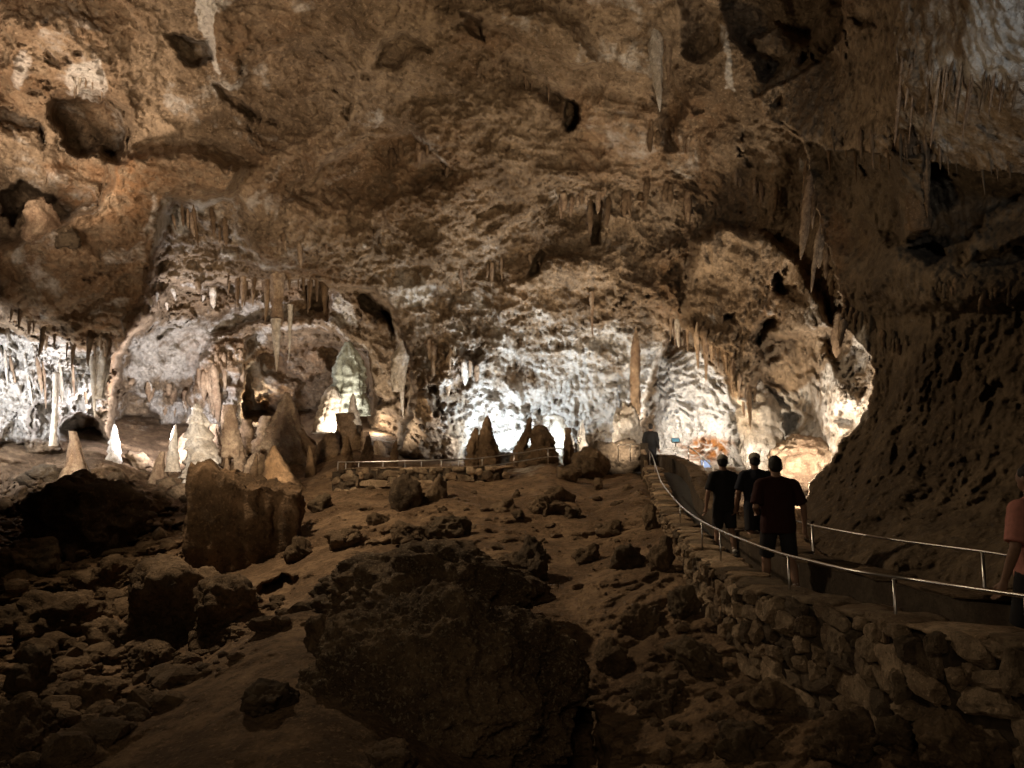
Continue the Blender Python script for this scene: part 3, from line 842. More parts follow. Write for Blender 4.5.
NUB = lambda t: ROOT(t) * ((1 - t) ** .5 * .8 + .4 * (1 - t) ** 5) + .05
for line, n, (l0, l1), (w0, w1), mats, where, adj, free in FR:
    L = catmull([(*p, 0) for p in line], 12)
    ss = sorted(min(max((i + .5 + R_.uniform(-1.1, 1.1)) / n, .01), .99) for i in range(n))
    for i in range(n):
        s = ss[i] * (len(L) - 1)
        a, b = L[int(s)], L[min(int(s) + 1, len(L) - 1)]
        u, v = a[:2] + (b - a)[:2] * (s % 1)
        v += R_.uniform(-4, 5) * (1 if free else 2)
        ln = l0 + (l1 - l0) * R_.random() ** 2.4
        hw = (w0 + (w1 - w0) * (.35 * R_.random() + .65 * (ln - l0) / (l1 - l0))) * R_.uniform(.75, 1.35)
        lab = f'{adj} stalactite, {ORD[i]} from the left {where}'
        if free:
            stalactite('stalactite', u, v - 3, v + ln, hw * 1.15, R_.choice(mats), lab, seg=10, rows=16, flute=.45, root=.5,
                       group=f'stalactites {where}', prof=R_.choice([FLARE, FLARE, NUB]), lump=.28, lean=(R_.uniform(-.04, .04), 0), off=.0)
        else:
            d0, d1 = depth(u, v, 3), depth(u, v + ln, 3)
            h = ln * d0 / F
            ly = max(-.35, min(.35, (d1 - d0) / max(h, .1)))
            stalactite('stalactite', u, v, v + ln, hw * 1.25, R_.choice(mats), lab, seg=10, rows=16, flute=.5, root=.05,
                       group=f'stalactites {where}', prof=R_.choice([RIB, RIB, NUB]), lump=.35, lean=(R_.uniform(-.05, .05), ly), d=d0 + .02)

# ------------------------------------------------------------------ fallen rock
def fallen_block():
    n = 26
    bm = bmesh.new()
    bmesh.ops.create_cube(bm, size=1)
    bmesh.ops.subdivide_edges(bm, edges=bm.edges[:], cuts=n, use_grid_fill=True)
    V = np.array([q.co[:] for q in bm.verts])
    fs = [[q.index for q in f.verts] for f in bm.faces]
    bm.free()
    top = V[:, 2] > .499
    V = V * np.array([2.35, 1.8, 2.75])
    nn = V / np.linalg.norm(V * np.array([1, 1, .0]) + 1e-6, axis=1)[:, None]
    fl = ridged(V * np.array([1.6, 1.6, .18]) + 4, 3, .6)
    V[:, :2] += nn[:, :2] * (.16 * fl[:, None] + .10 * fbm(V / .5 + 8, 4, .6)[:, None])
    V[:, 2] += np.where(V[:, 2] > .9, (.22 * ridged(V * np.array([1.5, 1.5, 0]) + 2, 3) - .20 * (V[:, 0] + 1.2) + .2 * fbm(V / .6, 3) + .25 * np.exp(-((V[:, 0] + 1.0) / .16) ** 2)) * smooth(.9, 1.37, V[:, 2]), 0)
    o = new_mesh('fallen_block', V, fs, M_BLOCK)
    o.location = at(245, 531, 20.2)
    o.rotation_euler = (math.radians(3), math.radians(2), math.radians(16))
    return tag(o, 'big dark broken block with a ragged flat top standing on the slope', 'rock')


fallen_block()
M_POP = rock_material('cave_popcorn', (.30, .205, .12), (.13, .085, .047), scale=.3, fine=.03, bump=1.0, attr=False, speck=.45)
blob('boulder', 438, 694, 8.5, 1.40, 1.2, 1.04, M_POP, 'huge dark boulder crusted with cave popcorn in the foreground', 'boulder', sub=7, lump=.2, coral=.075, cell=.06, facets=0, seed=5)
blob('boulder', 428, 590, 11.2, 1.45, 1.1, .62, M_POP, 'low crusty dark mound directly behind the huge foreground boulder', 'boulder', sub=6, lump=.3, coral=.07, cell=.07, seed=8)
BL = [  # u, v, half width, half height, label
    (84, 522, 50, 32, 'broad rounded brown boulder below the slender white column'), (185, 606, 44, 36, 'pointed dark boulder left below the broken block'),
    (225, 612, 34, 24, 'low dark boulder right beside the pointed one'), (30, 566, 36, 22, 'flat boulder at the edge of the dark hollow on the left'),
    (60, 622, 40, 20, 'wide low boulder in the middle of the left rubble'), (110, 640, 24, 16, 'lumpy boulder right of the wide low one in the rubble'),
    (35, 682, 26, 24, 'blocky boulder low on the left of the rubble'), (150, 660, 20, 13, 'small boulder just above the pale sloping edge'),
    (112, 575, 28, 16, 'boulder lying under the broad rounded one'), (12, 622, 24, 16, 'rock half cut by the left edge beside the wide low boulder'),
    (20, 735, 36, 26, 'dark rock in the lower left corner'), (90, 702, 22, 14, 'small rock right of the blocky boulder'),
    (531, 570, 20, 19, 'round ball shaped boulder on the sunk slope above the huge one'), (512, 564, 13, 10, 'small pale rock touching the round ball shaped boulder'),
    (590, 470, 27, 14, 'dark boulder on the crest left of the path'), (614, 464, 27, 19, 'larger lumpy boulder on the crest by the stone pillar'),
    (568, 477, 14, 8, 'small rock at the foot of the dark crest boulder'), (598, 486, 6, 8, 'small pointed rock below the crest boulders'),
    (404, 498, 17, 21, 'crusty dark lump in front of the far stone wall'), (436, 494, 14, 12, 'smaller crusty lump right of the dark one by the far stone wall'),
    (503, 507, 13, 8, 'dark rock lying alone high on the bare slope'), (519, 515, 9, 5, 'little rock right of the lone dark rock on the slope'),
    (560, 496, 13, 9, 'tallest rock of the pile in the middle of the slope'), (548, 508, 19, 9, 'wide rock at the left of the pile on the slope'),
    (575, 514, 11, 6, 'flat rock at the right foot of the pile on the slope'), (612, 532, 13, 8, 'dark rock on the slope toward the path wall'),
    (345, 540, 19, 12, 'dark rounded rock on the track right of the broken block'), (322, 505, 12, 9, 'rock at the bend of the pale track'),
    (376, 520, 12, 8, 'rock above the pale track left of the crusty lump'), (300, 552, 15, 11, 'crusty rock beside the pale track'),
    (455, 530, 22, 10, 'low crusty rock above the huge boulder'), (410, 536, 22, 13, 'crusty rock leaning on the back of the huge boulder'),
    (588, 556, 15, 10, 'rock right of the round ball shaped boulder'), (628, 560, 17, 13, 'jagged rock below the path wall on the slope'),
    (650, 520, 11, 15, 'upright rock at the foot of the climbing path wall'), (662, 560, 14, 17, 'jagged upright rock under the bend of the path wall'),
    (682, 610, 18, 15, 'mossy dark rock left of the path wall stones'), (640, 622, 22, 13, 'low rock on the slope above the black hollow'),
    (610, 660, 20, 13, 'rock right of the black hollow'), (700, 660, 26, 16, 'broad rock at the foot of the path wall'),
    (660, 700, 24, 15, 'dark rock low between the hollow and the path wall'), (770, 700, 28, 18, 'angular rock against the lower courses of the path wall'),
    (740, 745, 30, 16, 'flat rock at the bottom below the path wall'), (850, 745, 34, 20, 'large rock at the bottom under the path wall'),
    (960, 745, 36, 22, 'pale flecked rock in the lower right corner'), (900, 735, 20, 14, 'small pale flecked rock left of the corner one'),
    (560, 752, 18, 18, 'pale rock at the bottom edge beside the black hollow'), (390, 756, 34, 14, 'pale lumps of rock at the bottom before the huge boulder'),
    (270, 700, 24, 14, 'rock sunk in the near slope left of the huge boulder'), (320, 640, 20, 18, 'pale rough rock against the left side of the huge boulder'),
    (503, 460, 14, 9, 'dark lump between the two pointed stalagmites by the bright wall'), (530, 459, 15, 11, 'dark lump joining the twisted and the lumpy stalagmite'),
    (549, 458, 10, 9, 'dark lump at the foot of the blue white pillar'), (41, 226, 17, 19, 'pale lit boulder lying on the high ledge on the left'),
    (66, 236, 14, 9, 'smaller rock right of the pale boulder on the high ledge'),
    (15, 436, 12, 14, 'brown rounded rock at the foot of the pale curtain'), (140, 462, 12, 9, 'rock on the alcove floor between the leaning stalagmite and the spire'),
    (48, 475, 18, 9, 'crusty brown rock in front of the slender white column'), (110, 488, 16, 8, 'dark rock on the floor left of the broad brown cone'),
]
for i, (u, v, a, b, lab) in enumerate(BL):
    d = depth(u, min(v + b * .45, 850)) - .05
    m = d / F
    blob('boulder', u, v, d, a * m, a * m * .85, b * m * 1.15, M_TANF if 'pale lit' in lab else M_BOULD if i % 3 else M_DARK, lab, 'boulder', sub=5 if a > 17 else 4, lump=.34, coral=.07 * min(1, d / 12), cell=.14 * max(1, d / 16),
         facets=R_.choice([8, 10, 14, 18]), rot=R_.uniform(0, 6))

def rubble(name, n, zone, r0, r1, mat, seed):
    """loose stones too many to count, scattered where the floor is"""
    rg = np.random.RandomState(seed)
    bm = bmesh.new()
    bmesh.ops.create_icosphere(bm, subdivisions=2, radius=1)
    V0 = np.array([q.co[:] for q in bm.verts])
    F0 = np.array([[q.index for q in f.verts] for f in bm.faces])
    bm.free()
    vs, fs, c = [], [], 0
    P = np.array(zone, float)
    while c < n:
        u, v = rg.uniform(P[:, 0].min(), P[:, 0].max()), rg.uniform(P[:, 1].min(), P[:, 1].max())
        if float(sdf(zone, np.array([u]), np.array([v]))[0]) > 0:
            continue
        d = depth(u, v)
        r = r0 * (r1 / r0) ** (rg.rand() ** 2.2) * (d / 12) ** .6
        pl = rg.normal(size=(7, 3))
        pl /= np.linalg.norm(pl, axis=1)[:, None]
        h = rg.uniform(.55, .95, 7)
        dots = V0 @ pl.T
        s = np.minimum(np.where(dots > .05, h / np.maximum(dots, .05), 9).min(1), 1.1)
        q = V0 * s[:, None] * np.array([r, r * rg.uniform(.6, 1), r * rg.uniform(.45, .8)])
        a = rg.uniform(0, 6.3)
        q = np.stack([q[:, 0] * math.cos(a) - q[:, 1] * math.sin(a), q[:, 0] * math.sin(a) + q[:, 1] * math.cos(a), q[:, 2]], 1)
        p = at(u, v, d)
        vs.append(q + np.array([p.x, p.y, p.z + r * .1]))
        fs.append(F0 + c * len(V0))
        c += 1
    o = new_mesh(name, np.concatenate(vs), np.concatenate(fs), mat, smooth_shade=False)
    o['kind'] = 'stuff'
    return o


rubble('rubble', 900, [(0, 480), (190, 470), (200, 600), (330, 600), (60, 770), (0, 770)], .05, .34, M_BOULD, 3)
rubble('rubble', 420, [(320, 480), (650, 475), (700, 600), (760, 700), (1000, 768), (560, 768), (600, 600), (430, 545), (330, 560)], .02, .17, M_BOULD, 5)
# ------------------------------------------------------------------ path, stone walls, rails
def pathz(d):
    return CZ + float(np.interp(d, [3, 8, 10, 13, 17, 20, 24, 27, 30], [-1.76, -1.66, -1.6, -1.45, -1.05, -.75, -.36, -.12, -.06]))


INNER = [at(*p) for p in [(646, 464, 26), (652, 480, 22.5), (659, 501, 18.5), (667, 514, 16.2), (682, 532, 13.6), (702, 553, 10.9), (742, 579, 8.4), (772, 590, 7.6),
                          (832, 602, 6.7), (889, 615, 6.0), (936, 626, 5.5), (996, 636, 5.05), (1060, 655, 4.6), (1150, 685, 4.0)]]
OUTER = [at(*p) for p in [(662, 455, 30.5), (676, 455, 29), (692, 460, 26), (704, 468, 22.5), (713, 482, 18.5), (728, 500, 15.6), (768, 530, 12.4), (818, 551, 10.2), (882, 566, 8.9),
                          (979, 586, 7.5), (1020, 592, 7.0), (1110, 604, 6.2)]]
IN = catmull(INNER, 8)
OUT = catmull(OUTER, 8)


def offset(L, d):
    T = np.gradient(L[:, :2], axis=0)
    T /= np.linalg.norm(T, axis=1)[:, None]
    Nn = np.stack([T[:, 1], -T[:, 0]], 1)
    Q = L.copy()
    Q[:, :2] += Nn * d
    return Q


def resample(L, n):
    s = np.concatenate([[0], np.cumsum(np.linalg.norm(np.diff(L, axis=0), axis=1))])
    t = np.linspace(0, s[-1], n)
    return np.stack([np.interp(t, s, L[:, i]) for i in range(3)], 1), t


A, _ = resample(IN, 60)
B, _ = resample(OUT[::1], 60)
# pair the two sides by distance ahead
dd_ = np.linspace(29.5, 4.0, 70)
ia = np.stack([np.interp(dd_, IN[::-1, 1], IN[::-1, 0]), dd_, [pathz(q) for q in dd_]], 1)
ob = np.stack([np.interp(dd_ + 1.6, OUT[::-1, 1], OUT[::-1, 0]), dd_ + 1.6, [pathz(q) for q in dd_]], 1)
vs_, fs_ = [], []
for i in range(len(dd_)):
    for k_ in range(9):
        t_ = k_ / 8
        q = ia[i] * (1 - t_) + ob[i] * t_
        q[2] = pathz(q[1])
        vs_.append(q + np.array([0, 0, .012 * math.sin(i * 3.1 + k_ * 5)]))
for i in range(len(dd_) - 1):
    for k_ in range(8):
        a_ = i * 9 + k_
        fs_.append((a_, a_ + 9, a_ + 10, a_ + 1))
structure(new_mesh('path', np.array(vs_), fs_, M_ASPH))


M_MORT = rock_material('dark_mortar', (.10, .075, .05), (.06, .042, .027), scale=.2, fine=.02, attr=False)


def stone_wall(name, top, low, thick, label, side, sw=.42, rows=4, both=False, seed=1, cap_mat=None, stone_mat=None, caps=True):
    """rubble masonry: rounded stones set in courses on a mortar core, flat capping stones"""
    rg = np.random.RandomState(seed)
    Lr, s = resample(top, max(8, int(np.sum(np.linalg.norm(np.diff(top, axis=0), axis=1)) / .12)))
    T = np.gradient(Lr[:, :2], axis=0)
    T /= np.linalg.norm(T, axis=1)[:, None]
    Nn = np.stack([T[:, 1], -T[:, 0]], 1) * side
    lowz = np.array([low(p) for p in Lr])
    root = thing(name, (float(Lr[len(Lr) // 2, 0]), float(Lr[len(Lr) // 2, 1]), float(lowz[len(Lr) // 2])), label, 'wall')
    root['kind'] = 'thing'
    inv = Vector(root.location)
    core = MB()
    n = len(Lr)
    vs, fs = [], []
    for i in range(n):
        for off, z in ((.035, lowz[i] - .4), (.035, Lr[i, 2] - .07), (-thick, Lr[i, 2] - .07), (-thick, lowz[i] - .4)):
            vs.append(Vector((Lr[i, 0] + Nn[i, 0] * off, Lr[i, 1] + Nn[i, 1] * off, z)) - inv)
    for i in range(n - 1):
        for k_ in range(4):
            fs.append((i * 4 + k_, i * 4 + (k_ + 1) % 4, i * 4 + 4 + (k_ + 1) % 4, i * 4 + 4 + k_))
    fs += [(0, 1, 2, 3), tuple((n - 1) * 4 + q for q in (3, 2, 1, 0))]
    core.add(vs, fs)
    core.build('mortar_core', M_MORT, root, False)
    bm = bmesh.new()
    bmesh.ops.create_cube(bm, size=2)
    bmesh.ops.subdivide_edges(bm, edges=bm.edges[:], cuts=5, use_grid_fill=True)
    V0 = np.array([q.co[:] for q in bm.verts])
    F0 = [[q.index for q in f.verts] for f in bm.faces]
    bm.free()
    V0 = np.sign(V0) * np.abs(V0) ** .9
    V0 = V0 / (np.sum(np.abs(V0) ** 6, 1) ** (1 / 6))[:, None] * 1.0
    VN = V0 / np.linalg.norm(V0, axis=1)[:, None]

    def stone(mb, c, ex, ey, ez, tdir, ndir, tilt):
        so = rg.rand() * 90
        pl = rg.normal(size=(9, 3)) * np.array([1, 1.2, 1])
        pl /= np.linalg.norm(pl, axis=1)[:, None]
        dots = VN @ pl.T
        lim = np.where(dots > .05, rg.uniform(.78, 1.1, 9) / np.maximum(dots, .05), 9).min(1)
        q = VN * np.minimum(lim, np.linalg.norm(V0, axis=1))[:, None] * np.array([ex, ey, ez])
        q = q * (1 + .22 * fbm(V0 * .8 + so, 2)[:, None] + .10 * fbm(V0 * 2.6 + so, 2)[:, None])
        ct, st_ = math.cos(tilt), math.sin(tilt)
        x, z = q[:, 0] * ct - q[:, 2] * st_, q[:, 0] * st_ + q[:, 2] * ct
        P = np.array(c)[None] + x[:, None] * np.array([*tdir, 0]) + q[:, 1:2] * np.array([*ndir, 0]) + z[:, None] * np.array([0, 0, 1.0])
        P -= np.array(inv)
        mb.add(P, F0)
        tones.append(rg.rand())

    tones = []

    def finish(mb, nm, mt):
        o = new_mesh(nm, mb.v, mb.f, mt, root, nm != 'masonry', attrs={'tone': np.repeat(np.array(tones), len(V0))})
        tones.clear()
        return o

    mas = MB()
    for sd in ((1, -1) if both else (1,)):
        for r in range(rows):
            x = rg.rand() * sw
            while x < s[-1]:
                wd = sw * math.exp(rg.normal() * .42) * (1.0 + .5 * (r < rows // 2))
                i = int(np.clip(np.searchsorted(s, x + wd / 2), 0, n - 1))
                hgt = (Lr[i, 2] - .05 - lowz[i]) / rows
                zz = lowz[i] + hgt * (r + .5) + rg.uniform(-.38, .38) * hgt
                off = (.03 + rg.uniform(-.03, .06)) if sd > 0 else -thick - .02
                c = (Lr[i, 0] + Nn[i, 0] * off, Lr[i, 1] + Nn[i, 1] * off, zz)
                if zz + hgt * .3 < Lr[i, 2]:
                    stone(mas, c, wd * rg.uniform(.46, .52), rg.uniform(.06, .11), min(hgt * rg.uniform(.42, .80), Lr[i, 2] - .03 - zz), T[i], Nn[i], rg.uniform(-.28, .28))
                x += wd
    finish(mas, 'masonry', stone_mat or M_STONE)
    if caps:
        cp = MB()
        x = 0
        while x < s[-1]:
            wd = sw * rg.uniform(1.2, 3.0)
            i = int(np.clip(np.searchsorted(s, x + wd / 2), 0, n - 1))
            c = (Lr[i, 0] - Nn[i, 0] * thick * .45, Lr[i, 1] - Nn[i, 1] * thick * .45, Lr[i, 2] - .045 + rg.uniform(-.012, .012))
            stone(cp, c, wd * .53, thick * .60, .045, T[i], Nn[i], (Lr[min(i + 2, n - 1), 2] - Lr[max(i - 2, 0), 2]) / (s[min(i + 2, n - 1)] - s[max(i - 2, 0)]) + rg.uniform(-.03, .03))
            x += wd
        finish(cp, 'capping_stones', cap_mat or M_STONE)
    return root


M_CAP = rock_material('capping_stone', (.36, .27, .18), (.22, .15, .09), scale=.2, fine=.02, bump=.7, attr=False, tone=True)
stone_wall('stone_wall', IN, lambda p: pathz(p[1]) - float(np.interp(p[1], [4, 6.5, 9, 12, 16, 26], [.85, .75, .75, .7, .55, .5])), .42,
           'curving dry stone parapet wall below the near handrail, climbing to the lone figure', 1, sw=.21, rows=8, seed=4, cap_mat=M_CAP)
gp = stone_wall('stone_pillar', np.array([at(640.6, 441, 26.1), at(643, 441, 26.05), at(645.6, 441, 26.0)]), lambda p: pathz(26) - .5, .26,
                'short square stone pillar ending the parapet wall beside the lone figure', 1, sw=.2, rows=8, seed=9, cap_mat=M_CAP, caps=False)
stone_wall('stone_wall', offset(OUT, .12), lambda p: pathz(p[1]) - .1, .35, 'dark stone wall on the far side of the path behind the walkers', -1, sw=.40, rows=3, seed=12, cap_mat=M_BOULD, stone_mat=M_BOULD)
fw = catmull([at(*p) for p in [(333, 470, 26.2), (360, 467, 25.6), (400, 467, 25.2), (440, 467, 25.2), (480, 466, 25.6), (505, 466, 26)]], 8)
stone_wall('stone_wall', fw, lambda p: p[2] - .85, .4, 'low far rubble wall under the thin railing at the foot of the buttress', 1, sw=.34, rows=4, seed=21)


def handrail(name, pts, post_at, foot, label, rad=.024, prad=.02, group=None, second=None):
    L = catmull(pts, 8)
    mid = L[len(L) // 2]
    root = thing(name, (float(mid[0]), float(mid[1]), float(mid[2]) - .9), label, 'handrail', group)
    iv = np.array(root.location)
    mb = MB()
    mb.tube(L - iv, rad, 8)
    mb.build('top_rail', M_RAIL, root)
    for i in post_at:
        j = i * (len(L) - 1)
        p = L[int(j)] + (L[min(int(j) + 1, len(L) - 1)] - L[int(j)]) * (j % 1)
        z = foot(p)
        m = MB()
        m.tube([(0, 0, 0), (0, 0, p[2] - z)], prad, 8)
        q = m.build('post', M_RAIL, root)
        q.location = (p[0] - iv[0], p[1] - iv[1], z - iv[2])
    if second:
        mb = MB()
        mb.tube(L - iv - np.array([0, 0, second]), rad * .8, 8)
        mb.build('lower_rail', M_RAIL, root)
    return root


NR = [at(*p) for p in [(648, 449, 26.2), (652, 455, 25.2), (656, 467, 23.2), (662, 483, 20), (679, 504, 14.6), (698, 519, 11.9), (718, 529.5, 10.1), (741, 539, 8.9), (776, 552, 7.8), (807, 560, 7.1),
                       (856, 571.5, 6.3), (914, 580, 5.85), (961, 587, 5.35), (1024, 596, 4.85), (1110, 608, 4.2)]]
handrail('handrail', NR, [.03, .12, .20, .29, .37, .435, .60, .76, .93], lambda p: pathz(p[1]) + .3, 'long bright steel handrail curving along the near parapet wall', rad=.0155, prad=.013)
FR_ = [at(*p) for p in [(775, 514, 12.1), (812, 525, 10.4), (882, 538, 9.0), (979, 551, 7.55), (1020, 557, 7.05), (1110, 566, 6.3)]]
handrail('handrail', FR_, [.0, .2, .61, .99], lambda p: pathz(p[1]) - .02, 'dull steel handrail on the far side of the path above the dark stone wall', rad=.014, prad=.016)
handrail('handrail', [at(*p) for p in [(688, 446, 27.5), (699, 454, 26), (708, 462, 23.5), (712.5, 468, 22), (713.5, 476, 20.5)]], [.0, .35, .8], lambda p: p[2] - .45, 'short curved steel handrail beside the lit blue panel', rad=.024, prad=.02)
handrail('handrail', [at(*p) for p in [(338, 462, 26.2), (360, 462, 25.9), (400, 461, 25.7), (440, 460, 25.7), (470, 459, 26)]], [0, .1, .24, .4, .53, .63, .76, .9], lambda p: p[2] - .5,
         'thin straight railing above the far rubble wall at the buttress', rad=.02, prad=.016)
handrail('handrail', [at(*p) for p in [(463, 460, 26.4), (490, 457, 26.6), (520, 453, 26.8), (548, 448.5, 27), (563, 449, 27.4)]], [.18, .45, .75, 1.0], lambda p: p[2] - .55,
         'thin rising railing in front of the brightest wall', rad=.02, prad=.016, second=.3)
handrail('handrail', [at(*p) for p in [(618, 445, 27.5), (630, 444.5, 27.3), (641, 444, 27)]], [.0, .5, 1.0], lambda p: p[2] - .6, 'little railing in front of the cream flowstone beside the stone pillar', rad=.018, prad=.016)
handrail('handrail', [at(*p) for p in [(377, 441, 38.5), (387, 441.5, 38.2), (397, 441, 38)]], [.05, .5, .95], lambda p: p[2] - .7, 'tiny distant railing below the small glowing hollow', rad=.025, prad=.02)

# an information panel and a second blue board along the path
M_BLUE = plain('cool_lit_panel', (.16, .42, .62), rough=.4, var=.5, scale=14)  # blue of the cool light put into the board's colour
M_BLUE2 = plain('blue_violet_board', (.25, .36, .72), rough=.4, var=.6, scale=12)  # plain violet blue tint for the second board


def panel(u, v, d, w_, h_, foot, tilt, mat, label):
    p = at(u, v, d)
    root = thing('panel_on_post', (p.x, p.y, p.z - foot), label, 'sign')
    m = MB()
    m.tube([(0, .03, 0), (0, .03, foot)], .022, 8)
    m.build('post', M_RAIL, root)
    m = MB()
    m.box((0, 0, 0), (w_, .03, h_))
    b = m.build('board', mat, root, False)
    b.location = (0, 0, foot)
    b.rotation_euler = (tilt, 0, 0)
    m = MB()
    for x, z, sx, sz in ((0, h_ / 2 + .012, w_ + .05, .024), (0, -h_ / 2 - .012, w_ + .05, .024), (w_ / 2 + .012, 0, .024, h_), (-w_ / 2 - .012, 0, .024, h_)):
        m.box((x, 0, z), (sx, .045, sz))
    f = m.build('frame', M_RAIL, b, False)
    return root


panel(675.5, 440.5, 28.6, .28, .17, .75, math.radians(-35), M_BLUE, 'small tilted blue panel on a post against the bright dome')
panel(705.5, 464, 25.2, .30, .26, .5, math.radians(-20), M_BLUE2, 'violet blue panel behind the short curved handrail')
# ------------------------------------------------------------------ people
SKIN = plain('skin', (.30, .175, .12), rough=.55, var=.15)


def cloth(name, c):
    return plain(name, c, rough=.85, var=.25, scale=40, bump=.15, spec=.2)


def remesh(o, vox, it=4, fac=.5):
    m = o.modifiers.new('remesh', 'REMESH')
    m.mode = 'VOXEL'
    m.voxel_size = vox
    m.use_smooth_shade = True
    s = o.modifiers.new('smooth', 'SMOOTH')
    s.factor = fac
    s.iterations = it
    return o


def folds(o, amp):
    t = bpy.data.textures.new('cloth_folds', 'CLOUDS')
    t.noise_scale = .16
    t.noise_depth = 2
    d = o.modifiers.new('folds', 'DISPLACE')
    d.texture = t
    d.texture_coords = 'LOCAL'
    d.strength = amp
    d.mid_level = .45
    return o


def ell(mb, c, r, R=None, n=14):
    vs, fs = [], []
    c = Vector(c)
    for i in range(n + 1):
        ph = math.pi * i / n
        for k_ in range(n):
            a = 2 * math.pi * k_ / n
            p = Vector((r[0] * math.sin(ph) * math.cos(a), r[1] * math.sin(ph) * math.sin(a), r[2] * math.cos(ph)))
            vs.append(c + (R @ p if R else p))
    for i in range(n):
        for k_ in range(n):
            k2 = (k_ + 1) % n
            fs.append((i * n + k_, (i + 1) * n + k_, (i + 1) * n + k2, i * n + k2))
    mb.add(vs, fs)


def rings(mb, R, n=20, cap=True):
    """stack of ellipses (x, y, z, rx, ry)"""
    vs, fs = [], []
    for (x, y, z, rx, ry) in R:
        for k_ in range(n):
            a = 2 * math.pi * k_ / n
            ca, sa = math.cos(a), math.sin(a)
            vs.append((x + rx * math.copysign(abs(ca) ** .85, ca), y + ry * math.copysign(abs(sa) ** .85, sa), z))
    for i in range(len(R) - 1):
        for k_ in range(n):
            k2 = (k_ + 1) % n
            fs.append((i * n + k_, i * n + k2, (i + 1) * n + k2, (i + 1) * n + k_))
    if cap:
        fs.append(tuple(range(n - 1, -1, -1)))
        fs.append(tuple((len(R) - 1) * n + k_ for k_ in range(n)))
    mb.add(vs, fs)


def hand(mb, wrist, direc, side, inward):
    """palm, four unequal bent fingers and a thumb leaving the side of the palm"""
    d = Vector(direc).normalized()
    f = Vector(inward).normalized()                      # the way the thumb side faces
    nrm = d.cross(f).normalized() * side
    w = Vector(wrist)
    for i in range(6):
        t = i / 5
        for s_ in (-1, -.33, .33, 1):
            pass
    mb.tube([w, w + d * .03, w + d * .09], [.024, .03, .03], 10)
    ell(mb, w + d * .055 , (.04, .016, .048), Matrix((f, nrm, -d)).transposed())
    for i, (o, ln) in enumerate([(.030, .068), (.010, .078), (-.010, .072), (-.029, .055)]):
        a = w + d * .088 + f * o
        b = a + d * ln * .45 + nrm * .010
        c_ = b + d * ln * .32 + nrm * .020
        e = c_ + d * ln * .18 + nrm * .020
        mb.tube([a - d * .02, a, b, c_, e], [.009, .0092, .0086, .008, .006], 8)
    a = w + d * .03 + f * .026
    mb.tube([a, a + f * .022 + d * .026 + nrm * .008, a + f * .028 + d * .052 + nrm * .014, a + f * .026 + d * .068 + nrm * .016], [.013, .012, .010, .007], 8)


